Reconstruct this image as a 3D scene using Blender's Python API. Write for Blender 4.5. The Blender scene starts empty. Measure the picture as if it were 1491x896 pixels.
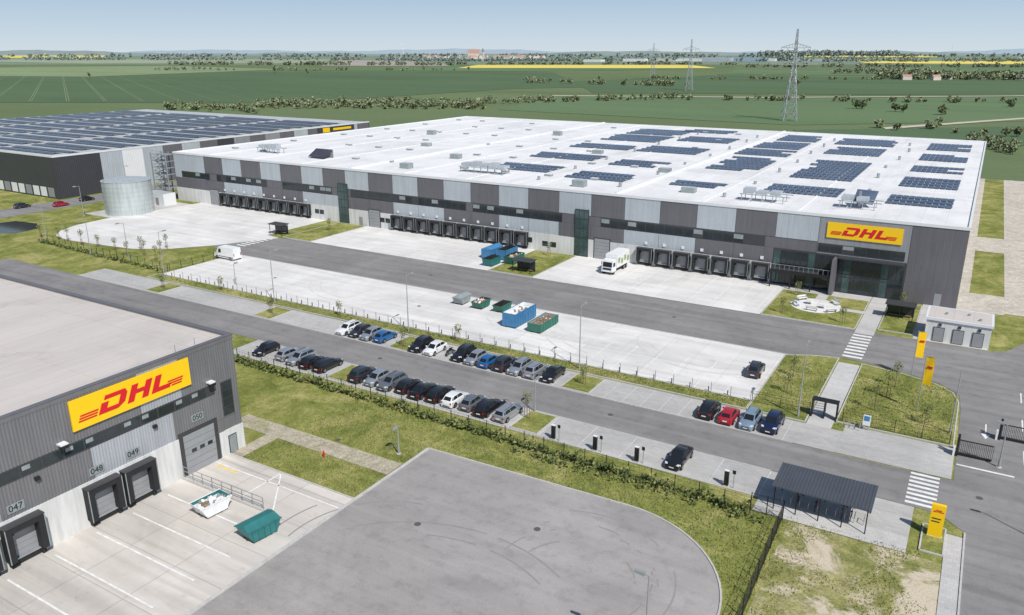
import bpy, math, random
from mathutils import Vector, Matrix
random.seed(7)
R=random.random
def U(a,b): return a+(b-a)*R()
sc=bpy.context.scene
# ------------------------------------------------------------------ materials
def newmat(name):
    m=bpy.data.materials.new(name);m.use_nodes=True
    nt=m.node_tree
    return m,nt,nt.nodes['Principled BSDF']
def N(nt,t,**k):
    n=nt.nodes.new(t)
    for a,b in k.items(): setattr(n,a,b)
    return n
def rgba(c): return (c[0],c[1],c[2],1)
def coords(nt,rot=0,scale=(1,1,1)):
    tc=N(nt,'ShaderNodeTexCoord');mp=N(nt,'ShaderNodeMapping')
    mp.inputs['Rotation'].default_value=(0,0,rot);mp.inputs['Scale'].default_value=scale
    nt.links.new(tc.outputs['Object'],mp.inputs[0]);return mp.outputs[0]
def noise(nt,co,scale,detail=4,rough=.6,dist=0):
    n=N(nt,'ShaderNodeTexNoise');n.inputs['Scale'].default_value=scale;n.inputs['Detail'].default_value=detail
    n.inputs['Roughness'].default_value=rough;n.inputs['Distortion'].default_value=dist
    nt.links.new(co,n.inputs['Vector']);return n.outputs['Fac']
def ramp(nt,fac,stops):
    r=N(nt,'ShaderNodeValToRGB')
    while len(r.color_ramp.elements)<len(stops): r.color_ramp.elements.new(.5)
    for e,(p,c) in zip(r.color_ramp.elements,stops):
        e.position=p;e.color=rgba(c) if not isinstance(c,(int,float)) else (c,c,c,1)
    nt.links.new(fac,r.inputs[0]);return r.outputs[0]
def mix(nt,a,b,fac,mode='MIX'):
    m=N(nt,'ShaderNodeMix',data_type='RGBA',blend_type=mode)
    if isinstance(fac,(int,float)): m.inputs[0].default_value=fac
    else: nt.links.new(fac,m.inputs[0])
    for i,v in ((6,a),(7,b)):
        if isinstance(v,tuple): m.inputs[i].default_value=rgba(v)
        else: nt.links.new(v,m.inputs[i])
    return m.outputs[2]
def bump(nt,b,fac,strength=.3,dist=.05):
    n=N(nt,'ShaderNodeBump');n.inputs['Strength'].default_value=strength;n.inputs['Distance'].default_value=dist
    nt.links.new(fac,n.inputs['Height']);nt.links.new(n.outputs[0],b.inputs['Normal'])
def simple(name,c,rough=.6,metal=0,var=.12,scale=.6,coat=0):
    m,nt,b=newmat(name);co=coords(nt)
    n=noise(nt,co,scale,5,.65)
    v=ramp(nt,n,[(.3,1-var),(.7,1+var*.3)])
    nt.links.new(mix(nt,c,v,1,'MULTIPLY'),b.inputs['Base Color'])
    b.inputs['Roughness'].default_value=rough;b.inputs['Metallic'].default_value=metal
    if coat: b.inputs['Coat Weight'].default_value=coat;b.inputs['Coat Roughness'].default_value=.05
    return m
def streaky(name,c,rough=.5,metal=.1,var=.12):
    """weathered wall sheet: soft vertical dirt runs"""
    m,nt,b=newmat(name)
    s1=ramp(nt,noise(nt,coords(nt,0,(1,1,.08)),1.4,5,.7),[(.35,1-var),(.6,1.02)])
    s2=ramp(nt,noise(nt,coords(nt),.12,5,.6),[(.3,1-var*.7),(.7,1.04)])
    nt.links.new(mix(nt,mix(nt,c,s1,1,'MULTIPLY'),s2,1,'MULTIPLY'),b.inputs['Base Color'])
    b.inputs['Roughness'].default_value=rough;b.inputs['Metallic'].default_value=metal
    return m
def asphalt(name,c,streak=.12,rot=0,sx=.02,sy=.5):
    m,nt,b=newmat(name);co=coords(nt)
    big=ramp(nt,noise(nt,co,.06,5,.6,1),[(.3,.80),(.7,1.12)])
    fine=ramp(nt,noise(nt,co,9,3,.7),[(.25,.85),(.75,1.12)])
    st=ramp(nt,noise(nt,coords(nt,rot,(sx,sy,1)),1.2,5,.6,.6),[(.35,1-streak),(.65,1+streak)])
    cr=ramp(nt,noise(nt,co,.7,6,.7),[(.36,.86),(.5,1.0)])
    a=mix(nt,c,big,1,'MULTIPLY')
    for q in (fine,st,cr): a=mix(nt,a,q,1,'MULTIPLY')
    nt.links.new(a,b.inputs['Base Color']);b.inputs['Roughness'].default_value=.9
    return m
def slabs(name,c,w,h,joint=.75,mort=.03,varr=.08,streak=.1,offset=0.0):
    m,nt,b=newmat(name);co=coords(nt)
    br=N(nt,'ShaderNodeTexBrick');br.offset=offset
    br.inputs['Color1'].default_value=(1,1,1,1);br.inputs['Color2'].default_value=(1-varr,1-varr,1-varr,1)
    br.inputs['Mortar'].default_value=(joint,joint,joint,1);br.inputs['Scale'].default_value=1
    br.inputs['Mortar Size'].default_value=mort;br.inputs['Brick Width'].default_value=w;br.inputs['Row Height'].default_value=h
    nt.links.new(co,br.inputs['Vector'])
    big=ramp(nt,noise(nt,co,.09,6,.65,.8),[(.3,.84),(.65,1.06)])
    st=ramp(nt,noise(nt,coords(nt,0,(.03,.35,1)),1.5,5,.6,.8),[(.35,1-streak),(.6,1.03)])
    spot=ramp(nt,noise(nt,co,.55,6,.75),[(.30,.8),(.42,1.0)])
    a=mix(nt,c,br.outputs[0],1,'MULTIPLY')
    for q in (big,st,spot): a=mix(nt,a,q,1,'MULTIPLY')
    nt.links.new(a,b.inputs['Base Color']);b.inputs['Roughness'].default_value=.85
    return m
def grass(name,c1,c2,c3,dirt=None,dthr=.6,big=.16):
    m,nt,b=newmat(name);co=coords(nt)
    a=ramp(nt,noise(nt,co,big,8,.75,.6),[(.36,c1),(.5,c2),(.62,c3)])
    m2=ramp(nt,noise(nt,co,.9,6,.7,.5),[(.3,.72),(.65,1.15)])
    f=ramp(nt,noise(nt,co,4.5,5,.75),[(.25,.5),(.75,1.4)])
    a=mix(nt,a,f,1,'MULTIPLY');a=mix(nt,a,m2,1,'MULTIPLY')
    if dirt:
        k=ramp(nt,noise(nt,co,.13,9,.78,.8),[(dthr,0.0),(dthr+.09,1.0)])
        a=mix(nt,a,mix(nt,dirt,f,.35,'MULTIPLY'),k)
    nt.links.new(a,b.inputs['Base Color']);b.inputs['Roughness'].default_value=.95
    b.inputs['Specular IOR Level'].default_value=.15
    bump(nt,b,noise(nt,co,5,4,.7),.6,.12)
    return m
def field(name,c,rot=0,var=.14):
    m,nt,b=newmat(name);co=coords(nt,rot)
    a=ramp(nt,noise(nt,coords(nt,rot,(.3,1,1)),.006,8,.65,.5),[(.3,tuple(x*(1-var) for x in c)),(.7,tuple(x*(1+var) for x in c))])
    a=mix(nt,a,ramp(nt,noise(nt,co,.35,5,.7),[(.2,.85),(.8,1.1)]),1,'MULTIPLY')
    nt.links.new(a,b.inputs['Base Color']);b.inputs['Roughness'].default_value=1
    b.inputs['Specular IOR Level'].default_value=.05
    return m
M={}
M['ground']=field('ground_green',(.13,.175,.085))
M['asph']=asphalt('asphalt_road',(.225,.216,.212))
M['lot']=asphalt('asphalt_lot',(.325,.305,.295),.07)
M['conc']=slabs('concrete_yard',(.70,.685,.66),5.2,4.6,.84,.06)
M['concn']=slabs('concrete_near_yard',(.60,.56,.51),6,4.9,.7,.05,.1,.18)
M['pave']=slabs('paver_bays',(.47,.46,.44),.6,.3,.8,.02,.12,.1,.5)
M['path']=slabs('paver_path',(.52,.51,.49),.5,.5,.8,.02,.1,.05,.5)
M['kerb']=simple('kerb_concrete',(.5,.49,.47),.8,0,.2,2)
M['white']=simple('road_paint',(.78,.78,.76),.7,0,.3,1.5)
M['faint']=simple('worn_paint',(.60,.60,.58),.7,0,.35,1.5)
GD=(.42,.36,.26)
M['grass']=grass('site_grass',(.13,.155,.035),(.23,.245,.065),(.36,.33,.13),GD,.63)
M['rough']=grass('rough_ground_grass',(.15,.17,.045),(.26,.26,.09),(.38,.34,.17),(.56,.48,.37),.465,.22)
M['dirt']=grass('pale_dirt',(.46,.42,.35),(.55,.50,.43),(.58,.54,.47))
M['gravel']=grass('gravel',(.37,.33,.24),(.46,.41,.32),(.27,.27,.13))
M['pond']=simple('pond_water',(.03,.035,.03),.08,0,.3,.3)
M['pDark']=streaky('panel_dark_grey',(.152,.147,.160),.45)
M['pLight']=streaky('panel_light_grey',(.46,.50,.53),.4)
M['pMid']=streaky('panel_mid_grey',(.29,.30,.32),.45)
M['pWhite']=simple('panel_white',(.7,.71,.71),.5,0,.06,.3)
M['pBlack']=simple('panel_anthracite',(.055,.057,.064),.45,.1,.1,.3)
M['nDark']=streaky('cladding_grey',(.19,.19,.198),.4,.2)
M['nLight']=streaky('cladding_silver',(.40,.42,.45),.4,.2)
M['plinth']=streaky('plinth_concrete',(.68,.68,.66),.8,0,.2)
M['glass']=simple('window_glass',(.03,.04,.045),.06,.0,.4,.3)
M['gglass']=simple('stair_glass',(.07,.12,.12),.08,.3,.4,.4)
M['frame']=simple('window_frame',(.06,.06,.065),.5,.2,.1,1)
M['rubber']=simple('dock_rubber',(.018,.018,.02),.75,0,.3,1)
M['door']=simple('sectional_door',(.30,.31,.32),.5,.1,.1,1)
M['steel']=simple('galvanised_steel',(.42,.44,.45),.45,.5,.2,1)
M['tank']=streaky('tank_steel',(.55,.60,.60),.4,.35,.2)
M['lampm']=simple('lamp_pole_metal',(.36,.38,.38),.5,.3,.1,1)
M['yellow']=simple('sign_yellow',(.90,.56,.005),.45,0,.03,1)
M['red']=simple('sign_red',(.62,.012,.02),.45,0,.03,1)
M['black']=simple('black_metal',(.02,.02,.022),.5,.2,.2,1)
M['wht']=simple('white_paint',(.75,.76,.76),.45,0,.1,1)
M['green']=simple('container_green',(.035,.17,.13),.5,.1,.25,1)
M['teal']=simple('container_teal',(.03,.18,.18),.5,.1,.25,1)
M['blue']=simple('container_blue',(.06,.22,.42),.5,.1,.25,1)
M['orange']=simple('container_orange',(.50,.13,.03),.5,.1,.25,1)
M['cgrey']=simple('container_grey',(.3,.34,.34),.5,.1,.25,1)
M['wood']=simple('wood',(.25,.17,.1),.8,0,.3,3)
M['bark']=simple('bark',(.14,.11,.085),.9,0,.3,4)
def leafm(n,c): 
    return simple(n,c,.8,0,.35,1.5)
M['l1']=leafm('leaf_dark',(.055,.085,.022));M['l2']=leafm('leaf_mid',(.12,.155,.042));M['l3']=leafm('leaf_light',(.22,.24,.075));M['l4']=leafm('grass_dry',(.36,.32,.16))
M['f1']=leafm('far_hazed_leaf_dark',(.13,.165,.09));M['f2']=leafm('far_hazed_leaf_mid',(.20,.235,.12));M['f3']=leafm('far_hazed_leaf_light',(.30,.32,.17))  # paler leaf greens for far trees, distance haze put into the colour
M['h1']=leafm('distant_hazed_leaf_dark',(.17,.205,.145));M['h2']=leafm('distant_hazed_leaf_mid',(.23,.265,.18));M['h3']=leafm('distant_hazed_leaf_light',(.29,.32,.21))  # more haze mixed into the leaf colour for trees farther out
M['g1']=leafm('horizon_hazed_leaf_dark',(.22,.275,.25));M['g2']=leafm('horizon_hazed_leaf_mid',(.26,.32,.29));M['g3']=leafm('horizon_hazed_leaf_light',(.31,.36,.31))  # strongest painted haze: pale bluish leaf colours for the skyline trees
M['rred']=simple('roof_tile',(.42,.24,.18),.8,0,.2,.2);M['rgrey']=simple('roof_slate',(.24,.24,.24),.8,0,.2,.2);M['hwall']=simple('house_render',(.6,.56,.5),.8,0,.1,.2)
M['ind']=simple('hall_blue',(.30,.41,.55),.6,0,.1,.1)
def roofmat(name,c,w,dirt):
    m,nt,b=newmat(name);co=coords(nt)
    br=N(nt,'ShaderNodeTexBrick');br.offset=0
    br.inputs['Color1'].default_value=(1,1,1,1);br.inputs['Color2'].default_value=(.955,.955,.955,1);br.inputs['Mortar'].default_value=(.84,.84,.84,1)
    br.inputs['Scale'].default_value=1;br.inputs['Mortar Size'].default_value=.05;br.inputs['Brick Width'].default_value=w;br.inputs['Row Height'].default_value=24
    nt.links.new(co,br.inputs['Vector'])
    d=ramp(nt,noise(nt,co,.05,7,.7,1.2),[(.35,dirt),(.55,1.0)])
    e=ramp(nt,noise(nt,coords(nt,0,(1,.12,1)),.25,6,.7,.4),[(.32,dirt+.06),(.5,1.0)])
    g_=ramp(nt,noise(nt,co,.45,7,.75,.5),[(.30,dirt),(.42,1.0)])
    a=mix(nt,c,br.outputs[0],1,'MULTIPLY')
    for q in (d,e,g_): a=mix(nt,a,q,1,'MULTIPLY')
    nt.links.new(a,b.inputs['Base Color']);b.inputs['Roughness'].default_value=.7
    return m
M['roof']=roofmat('membrane_roof_white',(.76,.755,.745),3.8,.84)
M['nroof']=roofmat('membrane_roof_grey',(.56,.515,.475),2.6,.85)
M['lroof']=roofmat('membrane_roof_pale',(.46,.48,.49),3.8,.85)
def pvm(n,c1,c2):
    m,nt,b=newmat(n);co=coords(nt)
    a=ramp(nt,noise(nt,co,.15,4,.7),[(.3,c1),(.7,c2)])
    nt.links.new(a,b.inputs['Base Color']);b.inputs['Roughness'].default_value=.2;b.inputs['Metallic'].default_value=.15
    return m
M['pv']=pvm('solar_panel',(.07,.10,.155),(.13,.17,.235));M['pv2']=pvm('solar_panel_black',(.04,.042,.055),(.085,.085,.105))
M['tyre']=simple('tyre',(.02,.02,.02),.85);M['rim']=simple('rim',(.35,.36,.37),.3,.8)
M['cglass']=simple('car_glass',(.015,.018,.022),.04,0,.1,1);M['lens']=simple('headlight_lens',(.7,.72,.74),.1,.2);M['tail']=simple('tail_light',(.35,.01,.01),.25)
M['trim']=simple('car_trim',(.02,.02,.022),.6)
paints={}
def paint(n,c,metal=.3):
    if n not in paints: paints[n]=simple('car_paint_'+n,c,.32,metal,.03,1,.8)
    return paints[n]
PC={'white':((.72,.73,.73),0),'black':((.014,.014,.017),.2),'dark':((.05,.055,.065),.5),'silver':((.45,.48,.51),.6),'grey':((.2,.22,.24),.5),'blue':((.02,.16,.42),.4),'navy':((.012,.022,.07),.3),'red':((.45,.015,.03),.2),'sky':((.32,.43,.53),.5)}
# ------------------------------------------------------------------ mesh builder
class MB:
    def __init__(s): s.v=[];s.f=[];s.m=[];s.mats=[]
    def mi(s,k):
        mm=M[k] if isinstance(k,str) else k
        if mm not in s.mats: s.mats.append(mm)
        return s.mats.index(mm)
    def poly(s,pts,k):
        i=len(s.v);s.v+=[tuple(p) for p in pts];s.f.append(tuple(range(i,i+len(pts))));s.m.append(s.mi(k))
    def box(s,x0,x1,y0,y1,z0,z1,k,top=None,bottom=True):
        i=len(s.v);s.v+=[(x0,y0,z0),(x1,y0,z0),(x1,y1,z0),(x0,y1,z0),(x0,y0,z1),(x1,y0,z1),(x1,y1,z1),(x0,y1,z1)]
        a=s.mi(k);t=s.mi(top) if top else a
        F=[(0,1,5,4),(1,2,6,5),(2,3,7,6),(3,0,4,7)];mm=[a]*4
        F.append((4,5,6,7));mm.append(t)
        if bottom: F.append((3,2,1,0));mm.append(a)
        s.f+=[tuple(i+j for j in f) for f in F];s.m+=mm
    def hexa(s,b,t,k):
        i=len(s.v);s.v+=[tuple(p) for p in b]+[tuple(p) for p in t];n=len(b);a=s.mi(k)
        for j in range(n):
            s.f.append((i+j,i+(j+1)%n,i+n+(j+1)%n,i+n+j));s.m.append(a)
        s.f.append(tuple(i+n+j for j in range(n)));s.m.append(a);s.f.append(tuple(i+j for j in reversed(range(n))));s.m.append(a)
    def beam(s,p,q,w,k,w2=None):
        p=Vector(p);q=Vector(q);d=q-p
        if d.length<1e-6:return
        d.normalize();up=Vector((0,0,1)) if abs(d.z)<.9 else Vector((1,0,0))
        a=d.cross(up).normalized();b=d.cross(a).normalized();w2=w if w2 is None else w2
        B=[p+a*w/2*i+b*w/2*j for i,j in((-1,-1),(1,-1),(1,1),(-1,1))]
        T=[q+a*w2/2*i+b*w2/2*j for i,j in((-1,-1),(1,-1),(1,1),(-1,1))]
        s.hexa(B,T,k)
    def cyl(s,c,r,h,k,n=16,axis='z',r2=None):
        r2=r if r2 is None else r2
        B=[];T=[]
        for j in range(n):
            a=2*math.pi*j/n;u,v=math.cos(a),math.sin(a)
            if axis=='z': B.append((c[0]+r*u,c[1]+r*v,c[2]));T.append((c[0]+r2*u,c[1]+r2*v,c[2]+h))
            elif axis=='y': B.append((c[0]+r*u,c[1],c[2]+r*v));T.append((c[0]+r2*u,c[1]+h,c[2]+r2*v))
            else: B.append((c[0],c[1]+r*u,c[2]+r*v));T.append((c[0]+h,c[1]+r2*u,c[2]+r2*v))
        s.hexa(B,T,k)
    def make(s,name,parent=None,loc=(0,0,0),rot=0,smooth=None):
        me=bpy.data.meshes.new(name);me.from_pydata(s.v,[],s.f)
        for mm in s.mats: me.materials.append(mm)
        me.polygons.foreach_set('material_index',s.m);me.update()
        if smooth:
            import bmesh
            bm=bmesh.new();bm.from_mesh(me);bmesh.ops.remove_doubles(bm,verts=bm.verts,dist=.001);bmesh.ops.recalc_face_normals(bm,faces=bm.faces);bm.to_mesh(me);bm.free()
            me.shade_smooth();me.set_sharp_from_angle(angle=math.radians(smooth))
        o=bpy.data.objects.new(name,me);sc.collection.objects.link(o);o.location=loc;o.rotation_euler=(0,0,rot)
        if parent: o.parent=parent
        return o
def empty(name,loc=(0,0,0)):
    o=bpy.data.objects.new(name,None);sc.collection.objects.link(o);o.empty_display_size=1;return o
def sheet(name,pts,k,z):
    b=MB()
    if isinstance(pts[0],(int,float)): x0,x1,y0,y1=pts;pts=[(x0,y0),(x1,y0),(x1,y1),(x0,y1)]
    b.poly([(x,y,z) for x,y in pts],k);return b.make(name)
def arc(cx,cy,r,a0,a1,n=16):
    return [(cx+r*math.cos(math.radians(a0+(a1-a0)*i/n)),cy+r*math.sin(math.radians(a0+(a1-a0)*i/n))) for i in range(n+1)]
def raised(name,pts,k,h=.09,kw=.14):
    if isinstance(pts[0],(int,float)): x0,x1,y0,y1=pts;pts=[(x0,y0),(x1,y0),(x1,y1),(x0,y1)]
    b=MB();b.hexa([(x,y,-.05) for x,y in pts],[(x,y,h) for x,y in pts],k)
    n=len(pts)
    for i in range(n):
        p=pts[i];q=pts[(i+1)%n];b.beam((p[0],p[1],h-.03),(q[0],q[1],h-.03),kw,'kerb')
    return b.make(name)
# ------------------------------------------------------------------ ground
sheet('ground',(-30000,30000,-2000,34000),'ground',-.05)
sheet('site_grass',(-330,60,-40,318),'grass',-.02)
Z1,Z2,Z3,Z4=.012,.018,.024,.030
b=MB();b.poly([(x,y,Z1) for x,y in [(-137,112),(-20,112),(-18,113.2),(-13,114.8),(-9.6,114.5),(-4,113.2),(0,111.5),(2.2,108.5),(2.5,104),(2.6,92),(2.6,84.4),(-175,84.6),(-178,77),(-150,77),(.5,77),(2.4,76.2),(4,74.5),(4,-40),(40,-40),(40,160),(14,150),(9.7,135),(7.5,130),(5.3,128.6),(-137,128.6),(-140,128),(-144,124),(-147.4,114.8),(-142,112.5)]],'asph');b.make('road')
lot=[(-47.8,-40),(-10,-40),(-10,20)]+[(-16,36)]+arc(-24.3,50.8,12.2,-30,90,22)+[(-47.8,62.4)]
b=MB();b.poly([(x,y,Z2) for x,y in lot],'lot')
for p,q in zip(lot[2:],lot[3:]+[lot[0]]): b.beam((p[0],p[1],.03),(q[0],q[1],.03),.16,'kerb')
b.make('turning_lot')
sheet('left_access_road',(-233,-221,40,175),'asph',Z1)
b=MB();b.poly([(x,y,Z3) for x,y in [(-147.4,115),(-153,108),(-160,103.6),(-170,102.2),(-182,101.2),(-188,102.4),(-192.5,106),(-195.5,112),(-196.5,120),(-196,130),(-194,149),(-145,149),(-145,128.8),(-140.2,128)]],'conc');b.make('dock_yard')
sheet('dock_yard',(-131,-82.3,128.7,149),'conc',Z3)
sheet('dock_yard',(-72,-28.2,128.7,149),'conc',Z3)
sheet('trailer_yard',(-136.6,-20.3,93.5,112),'conc',Z3)
sheet('loading_yard',(-67,-47.9,-40,50.2),'concn',Z3)
sheet('parking_bays',[(-150,84.5),(-9,84.5),(-9,90.3),(-150,90.3)],'pave',Z3)
sheet('parking_bays',(-91,-.4,71.2,76.9),'pave',Z3)
sheet('shelter_apron',(-13.8,-.4,68.4,71.19),'path',Z3)
sheet('entrance_path',(-13.1,-10.3,90.31,112.9),'path',Z3)
sheet('entrance_path',(-13.1,-10.3,127,149),'path',Z4)
sheet('entrance_forecourt',(-8.99,2.4,84.6,92.3),'pave',Z3)
sheet('forecourt_pavement',(-30,-13.2,145.6,149),'path',Z2)
sheet('pavement',(-5,5,128.8,149),'path',Z2)
sheet('roadside_pavement',(2.5,3.9,20,73.5),'path',Z4)
sheet('rough_verge',(-10.3,2.45,20,68.3),'rough',.005)
sheet('gravel_strip',(-72,-48.3,55.6,58.2),'gravel',Z1)
sheet('gravel_edge',(-66,-64.2,50.3,56),'gravel',Z2)
sheet('dirt_track',(7.2,15,150,318),'dirt',Z2)
sheet('dirt_track',(.05,1.7,149,318),'dirt',Z2)
sheet('dirt_track',(1.71,7.19,198,214),'dirt',Z2)
sheet('dirt_track',(1.71,7.19,149,161),'dirt',Z2)
sheet('pond',[(-204,96)]+[(-212,97),(-216,101),(-214,107),(-206,108),(-200,105),(-199,99)],'pond',Z2)
raised('grass_verge',(-137,-20.3,90.6,93.3),'grass')
raised('lawn',[(-20.2,90.6),(-13.3,90.6),(-13.3,114.4),(-17,113.4),(-20.2,111.6)],'grass')
raised('lawn',[(-10.1,92.6),(2.2,92.6),(2.2,106),(1.4,109),(-1,111.2),(-5,112.6),(-10.1,113.6)],'grass')
raised('lawn',(-28,-13.3,128.9,145.5),'grass')
raised('lawn',(-10.1,-5.1,130.5,147.5),'grass')
raised('lawn',(-82.2,-72.1,129,148.4),'grass')
raised('lawn',(-140,-131.1,129,148.4),'grass')
raised('lawn',(0.6,2.45,69.5,74.2),'grass')
for x in (-41,-70,-98.9,-127.5): raised('planting_island',(x-2,x+2,84.8,90.0),'grass',.08)
for x in (-41,-70): raised('planting_island',(x-1.8,x+1.8,71.5,76.6),'grass',.08)
b=MB()
b.box(-150,-13.5,84.42,84.56,0,.10,'kerb');b.box(-91,-14,76.86,76.98,0,.07,'kerb');b.box(-137,-20,112.0,112.16,0,.10,'kerb')
for x0,x1 in ((-137,-131),(-82,-72),(-28,-13.3)): b.box(x0,x1,128.55,128.7,0,.12,'kerb')
b.box(3.9,4.05,20,74.4,0,.12,'kerb');b.box(-91,-13.8,71.0,71.14,0,.1,'kerb')
b.box(-48.02,-47.86,-40,62.4,0,.14,'kerb');b.box(-66,-48,50.2,50.34,0,.12,'kerb')
b.make('kerb')
b=MB();ZM=Z3+.006
def line(x0,x1,y0,y1,z=ZM,k='white'): b.poly([(x0,y0,z),(x1,y0,z),(x1,y1,z),(x0,y1,z)],k)
for i in range(8): line(-13.1,-10.4,115.6+i*1.45,116.3+i*1.45)
for i in range(8): line(-1.3,1.4,77.5+i*.9,77.95+i*.9,Z1+.006)
for i in range(7): line(-143.5,-140.5,118+i*1.3,118.6+i*1.3)
x=-39
while x<-13.5: 
    line(x,x+.1,71.4,76.8,ZM,'faint');x+=2.5*(2 if x<-17 else 1)
x=-148
while x<-14:
    if not any(abs(x-c)<2.3 for c in(-41,-70,-98.9,-127.5)): line(x,x+.08,84.7,90,ZM,'faint')
    x+=2.47
x=-90
while x<-43:
    if not abs(x+70)<2.2: line(x,x+.08,71.4,76.8,ZM,'faint')
    x+=2.47
for x in range(-60,-21,4): line(x,x+.12,94,104)
for i,x in enumerate([-56.6+3.9*k for k in range(8)]): line(x-.06,x+.06,131,147)
for x in [-122.5+3.9*k for k in range(11)]: line(x-.06,x+.06,131,147)
for x in [-184+3.9*k for k in range(10)]: line(x-.06,x+.06,131,147)
for y in (18,22,26,30,33.9,37.6,41.4): line(-64.5,-51,y-.09,y+.09)
line(-66,-48.2,48.2,48.35);line(-58,-57.85,44.5,50)
b.poly([(-57.9,50,ZM),(-57.7,50,ZM),(-50.5,41.5,ZM),(-50.7,41.5,ZM)],'white')
for y in range(20,112,9): line(8.9,9.05,y,y+3.5,Z1+.006)
line(5.2,5.35,98,101,Z1+.006);b.poly([(4.8,98,Z1+.006),(5.28,96.6,Z1+.006),(5.75,98,Z1+.006)],'white')
line(2.7,8,88.3,88.6,Z1+.006)
for i in range(3): b.poly([(-65+i*1.1,47.6,ZM),(-64.6+i*1.1,47.6,ZM),(-64.2+i*1.1,48.1,ZM),(-64.6+i*1.1,48.1,ZM)],'yellow')
b.make('road_markings')
# faint tyre scuffs
b=MB();M['scuff']=simple('tyre_scuff',(.272,.256,.248),.9,0,.15,.8);M['scuff2']=simple('tyre_scuff_concrete',(.60,.585,.56),.9,0,.12,.6);M['iron']=simple('cast_iron',(.10,.095,.09),.8,0,.2,2)
def scuff(cx,cy,r,a0,a1,z,k,w=.16,gap=1.9):
    for rr in (r,r+gap):
        P=arc(cx,cy,rr,a0,a1,40);Q=arc(cx,cy,rr+w,a0,a1,40);on=True
        for i in range(40):
            if R()<.12: on=not on
            if on: b.poly([(*P[i],z),(*P[i+1],z),(*Q[i+1],z),(*Q[i],z)],k)
for n_,(cx,cy,r,a0,a1) in enumerate(((-25,51,7.2,-20,160),(-24,50.5,5.0,20,190),(-40,44,9,100,190),(-33,36,14,60,140))): scuff(cx,cy,r,a0,a1,Z2+.004+n_*.003,'scuff')
for n_,(cx,cy,r,a0,a1) in enumerate(((-48,112.5,9,215,320),(-56,113,12,220,310),(-42,111.5,14,225,300),(-95,112,12,210,330),(-30,111.5,10,200,300))): scuff(cx,cy,r,a0,a1,Z3+.011+n_*.003,'scuff2',.2)
b.make('tyre_marks')
b=MB()
for (x,y) in [(-52.5,41.8),(-52,61),(-34,80.6),(-70,80.6),(-90,120),(-40,120),(5,82),(-58,58.8),(-30,55),(-40,50),(-80,103),(-115,103)]: b.cyl((x,y,.02),.32,.022,'iron',20)
b.make('manhole_cover')
# ------------------------------------------------------------------ cladding
def ribY(b,x0,x1,y,z0,z1,k,pitch=1.0,d=.015):
    n=max(1,int(round((x1-x0)/pitch)));w=(x1-x0)/n
    for i in range(n):
        a=x0+i*w;X=[a,a+w*.08,a+w*.9,a+w*.98,a+w];D=[0,-d,-d,0,0]
        for j in range(4): b.poly([(X[j],y+D[j],z0),(X[j+1],y+D[j+1],z0),(X[j+1],y+D[j+1],z1),(X[j],y+D[j],z1)],k)
def ribX(b,x,y0,y1,z0,z1,k,pitch=.3,d=.04):
    n=max(1,int(round((y1-y0)/pitch)));w=(y1-y0)/n
    for i in range(n):
        a=y0+i*w;X=[a,a+w*.15,a+w*.5,a+w*.65,a+w];D=[0,d,d,0,0]
        for j in range(4): b.poly([(x+D[j],X[j],z0),(x+D[j+1],X[j+1],z0),(x+D[j+1],X[j+1],z1),(x+D[j],X[j],z1)],k)
def letters():
    Q=[];sh=.42
    def q(*p): Q.append([(u+sh*v,v) for u,v in p])
    def bar(u0,u1,v0,v1): q((u0,v0),(u1,v0),(u1,v1),(u0,v1))
    bar(0,.42,0,.62);bar(.42,1.0,0,.24);bar(.1,1.1,.76,1);q((1.0,0),(1.15,0),(1.5,.25),(1.0,.24));q((1.1,.24),(1.5,.25),(1.5,.76),(1.1,.76));q((1.1,.76),(1.5,.76),(1.3,1),(1.1,1))
    bar(1.72,2.12,0,1);bar(2.12,2.62,.42,.66);bar(2.62,3.02,0,1)
    bar(3.24,3.64,0,1);bar(3.64,4.45,0,.26)
    for v in (0.02,.17,.32): bar(-1.15,-.12,v,v+.085)
    for v in (0.02,.17,.32): bar(4.58-v*1.2,5.25,v,v+.085)
    return Q
LET=letters()
def company_sign(name,mapf,w,h,off):
    b=MB();F=mapf
    def blk(p,d0,d1,k):
        B=[F(u,v,d0) for u,v in p];T=[F(u,v,d1) for u,v in p];b.hexa(B,T,k)
    blk([(0,0),(w,0),(w,h),(0,h)],off,off+.16,'yellow')
    s=h*.56;tot=6.5*s;v0=h*.22
    sx=(w*.9)/tot if tot>w*.9 else (w*.88)/tot
    u0=w/2-(2.1*s*sx)-.12*s
    for p in LET: blk([(u0+u*s*sx,v0+v*s) for u,v in p],off+.161,off+.19,'red')
    return b.make(name)
def textobj(body,size,loc,rot,k,parent,name='number'):
    cu=bpy.data.curves.new(name,'FONT');cu.body=body;cu.size=size;cu.align_x='CENTER';cu.align_y='CENTER';cu.extrude=.01;cu.materials.append(M[k])
    o=bpy.data.objects.new(name,cu);o.location=loc;o.rotation_euler=rot;sc.collection.objects.link(o);o.parent=parent;return o
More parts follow.
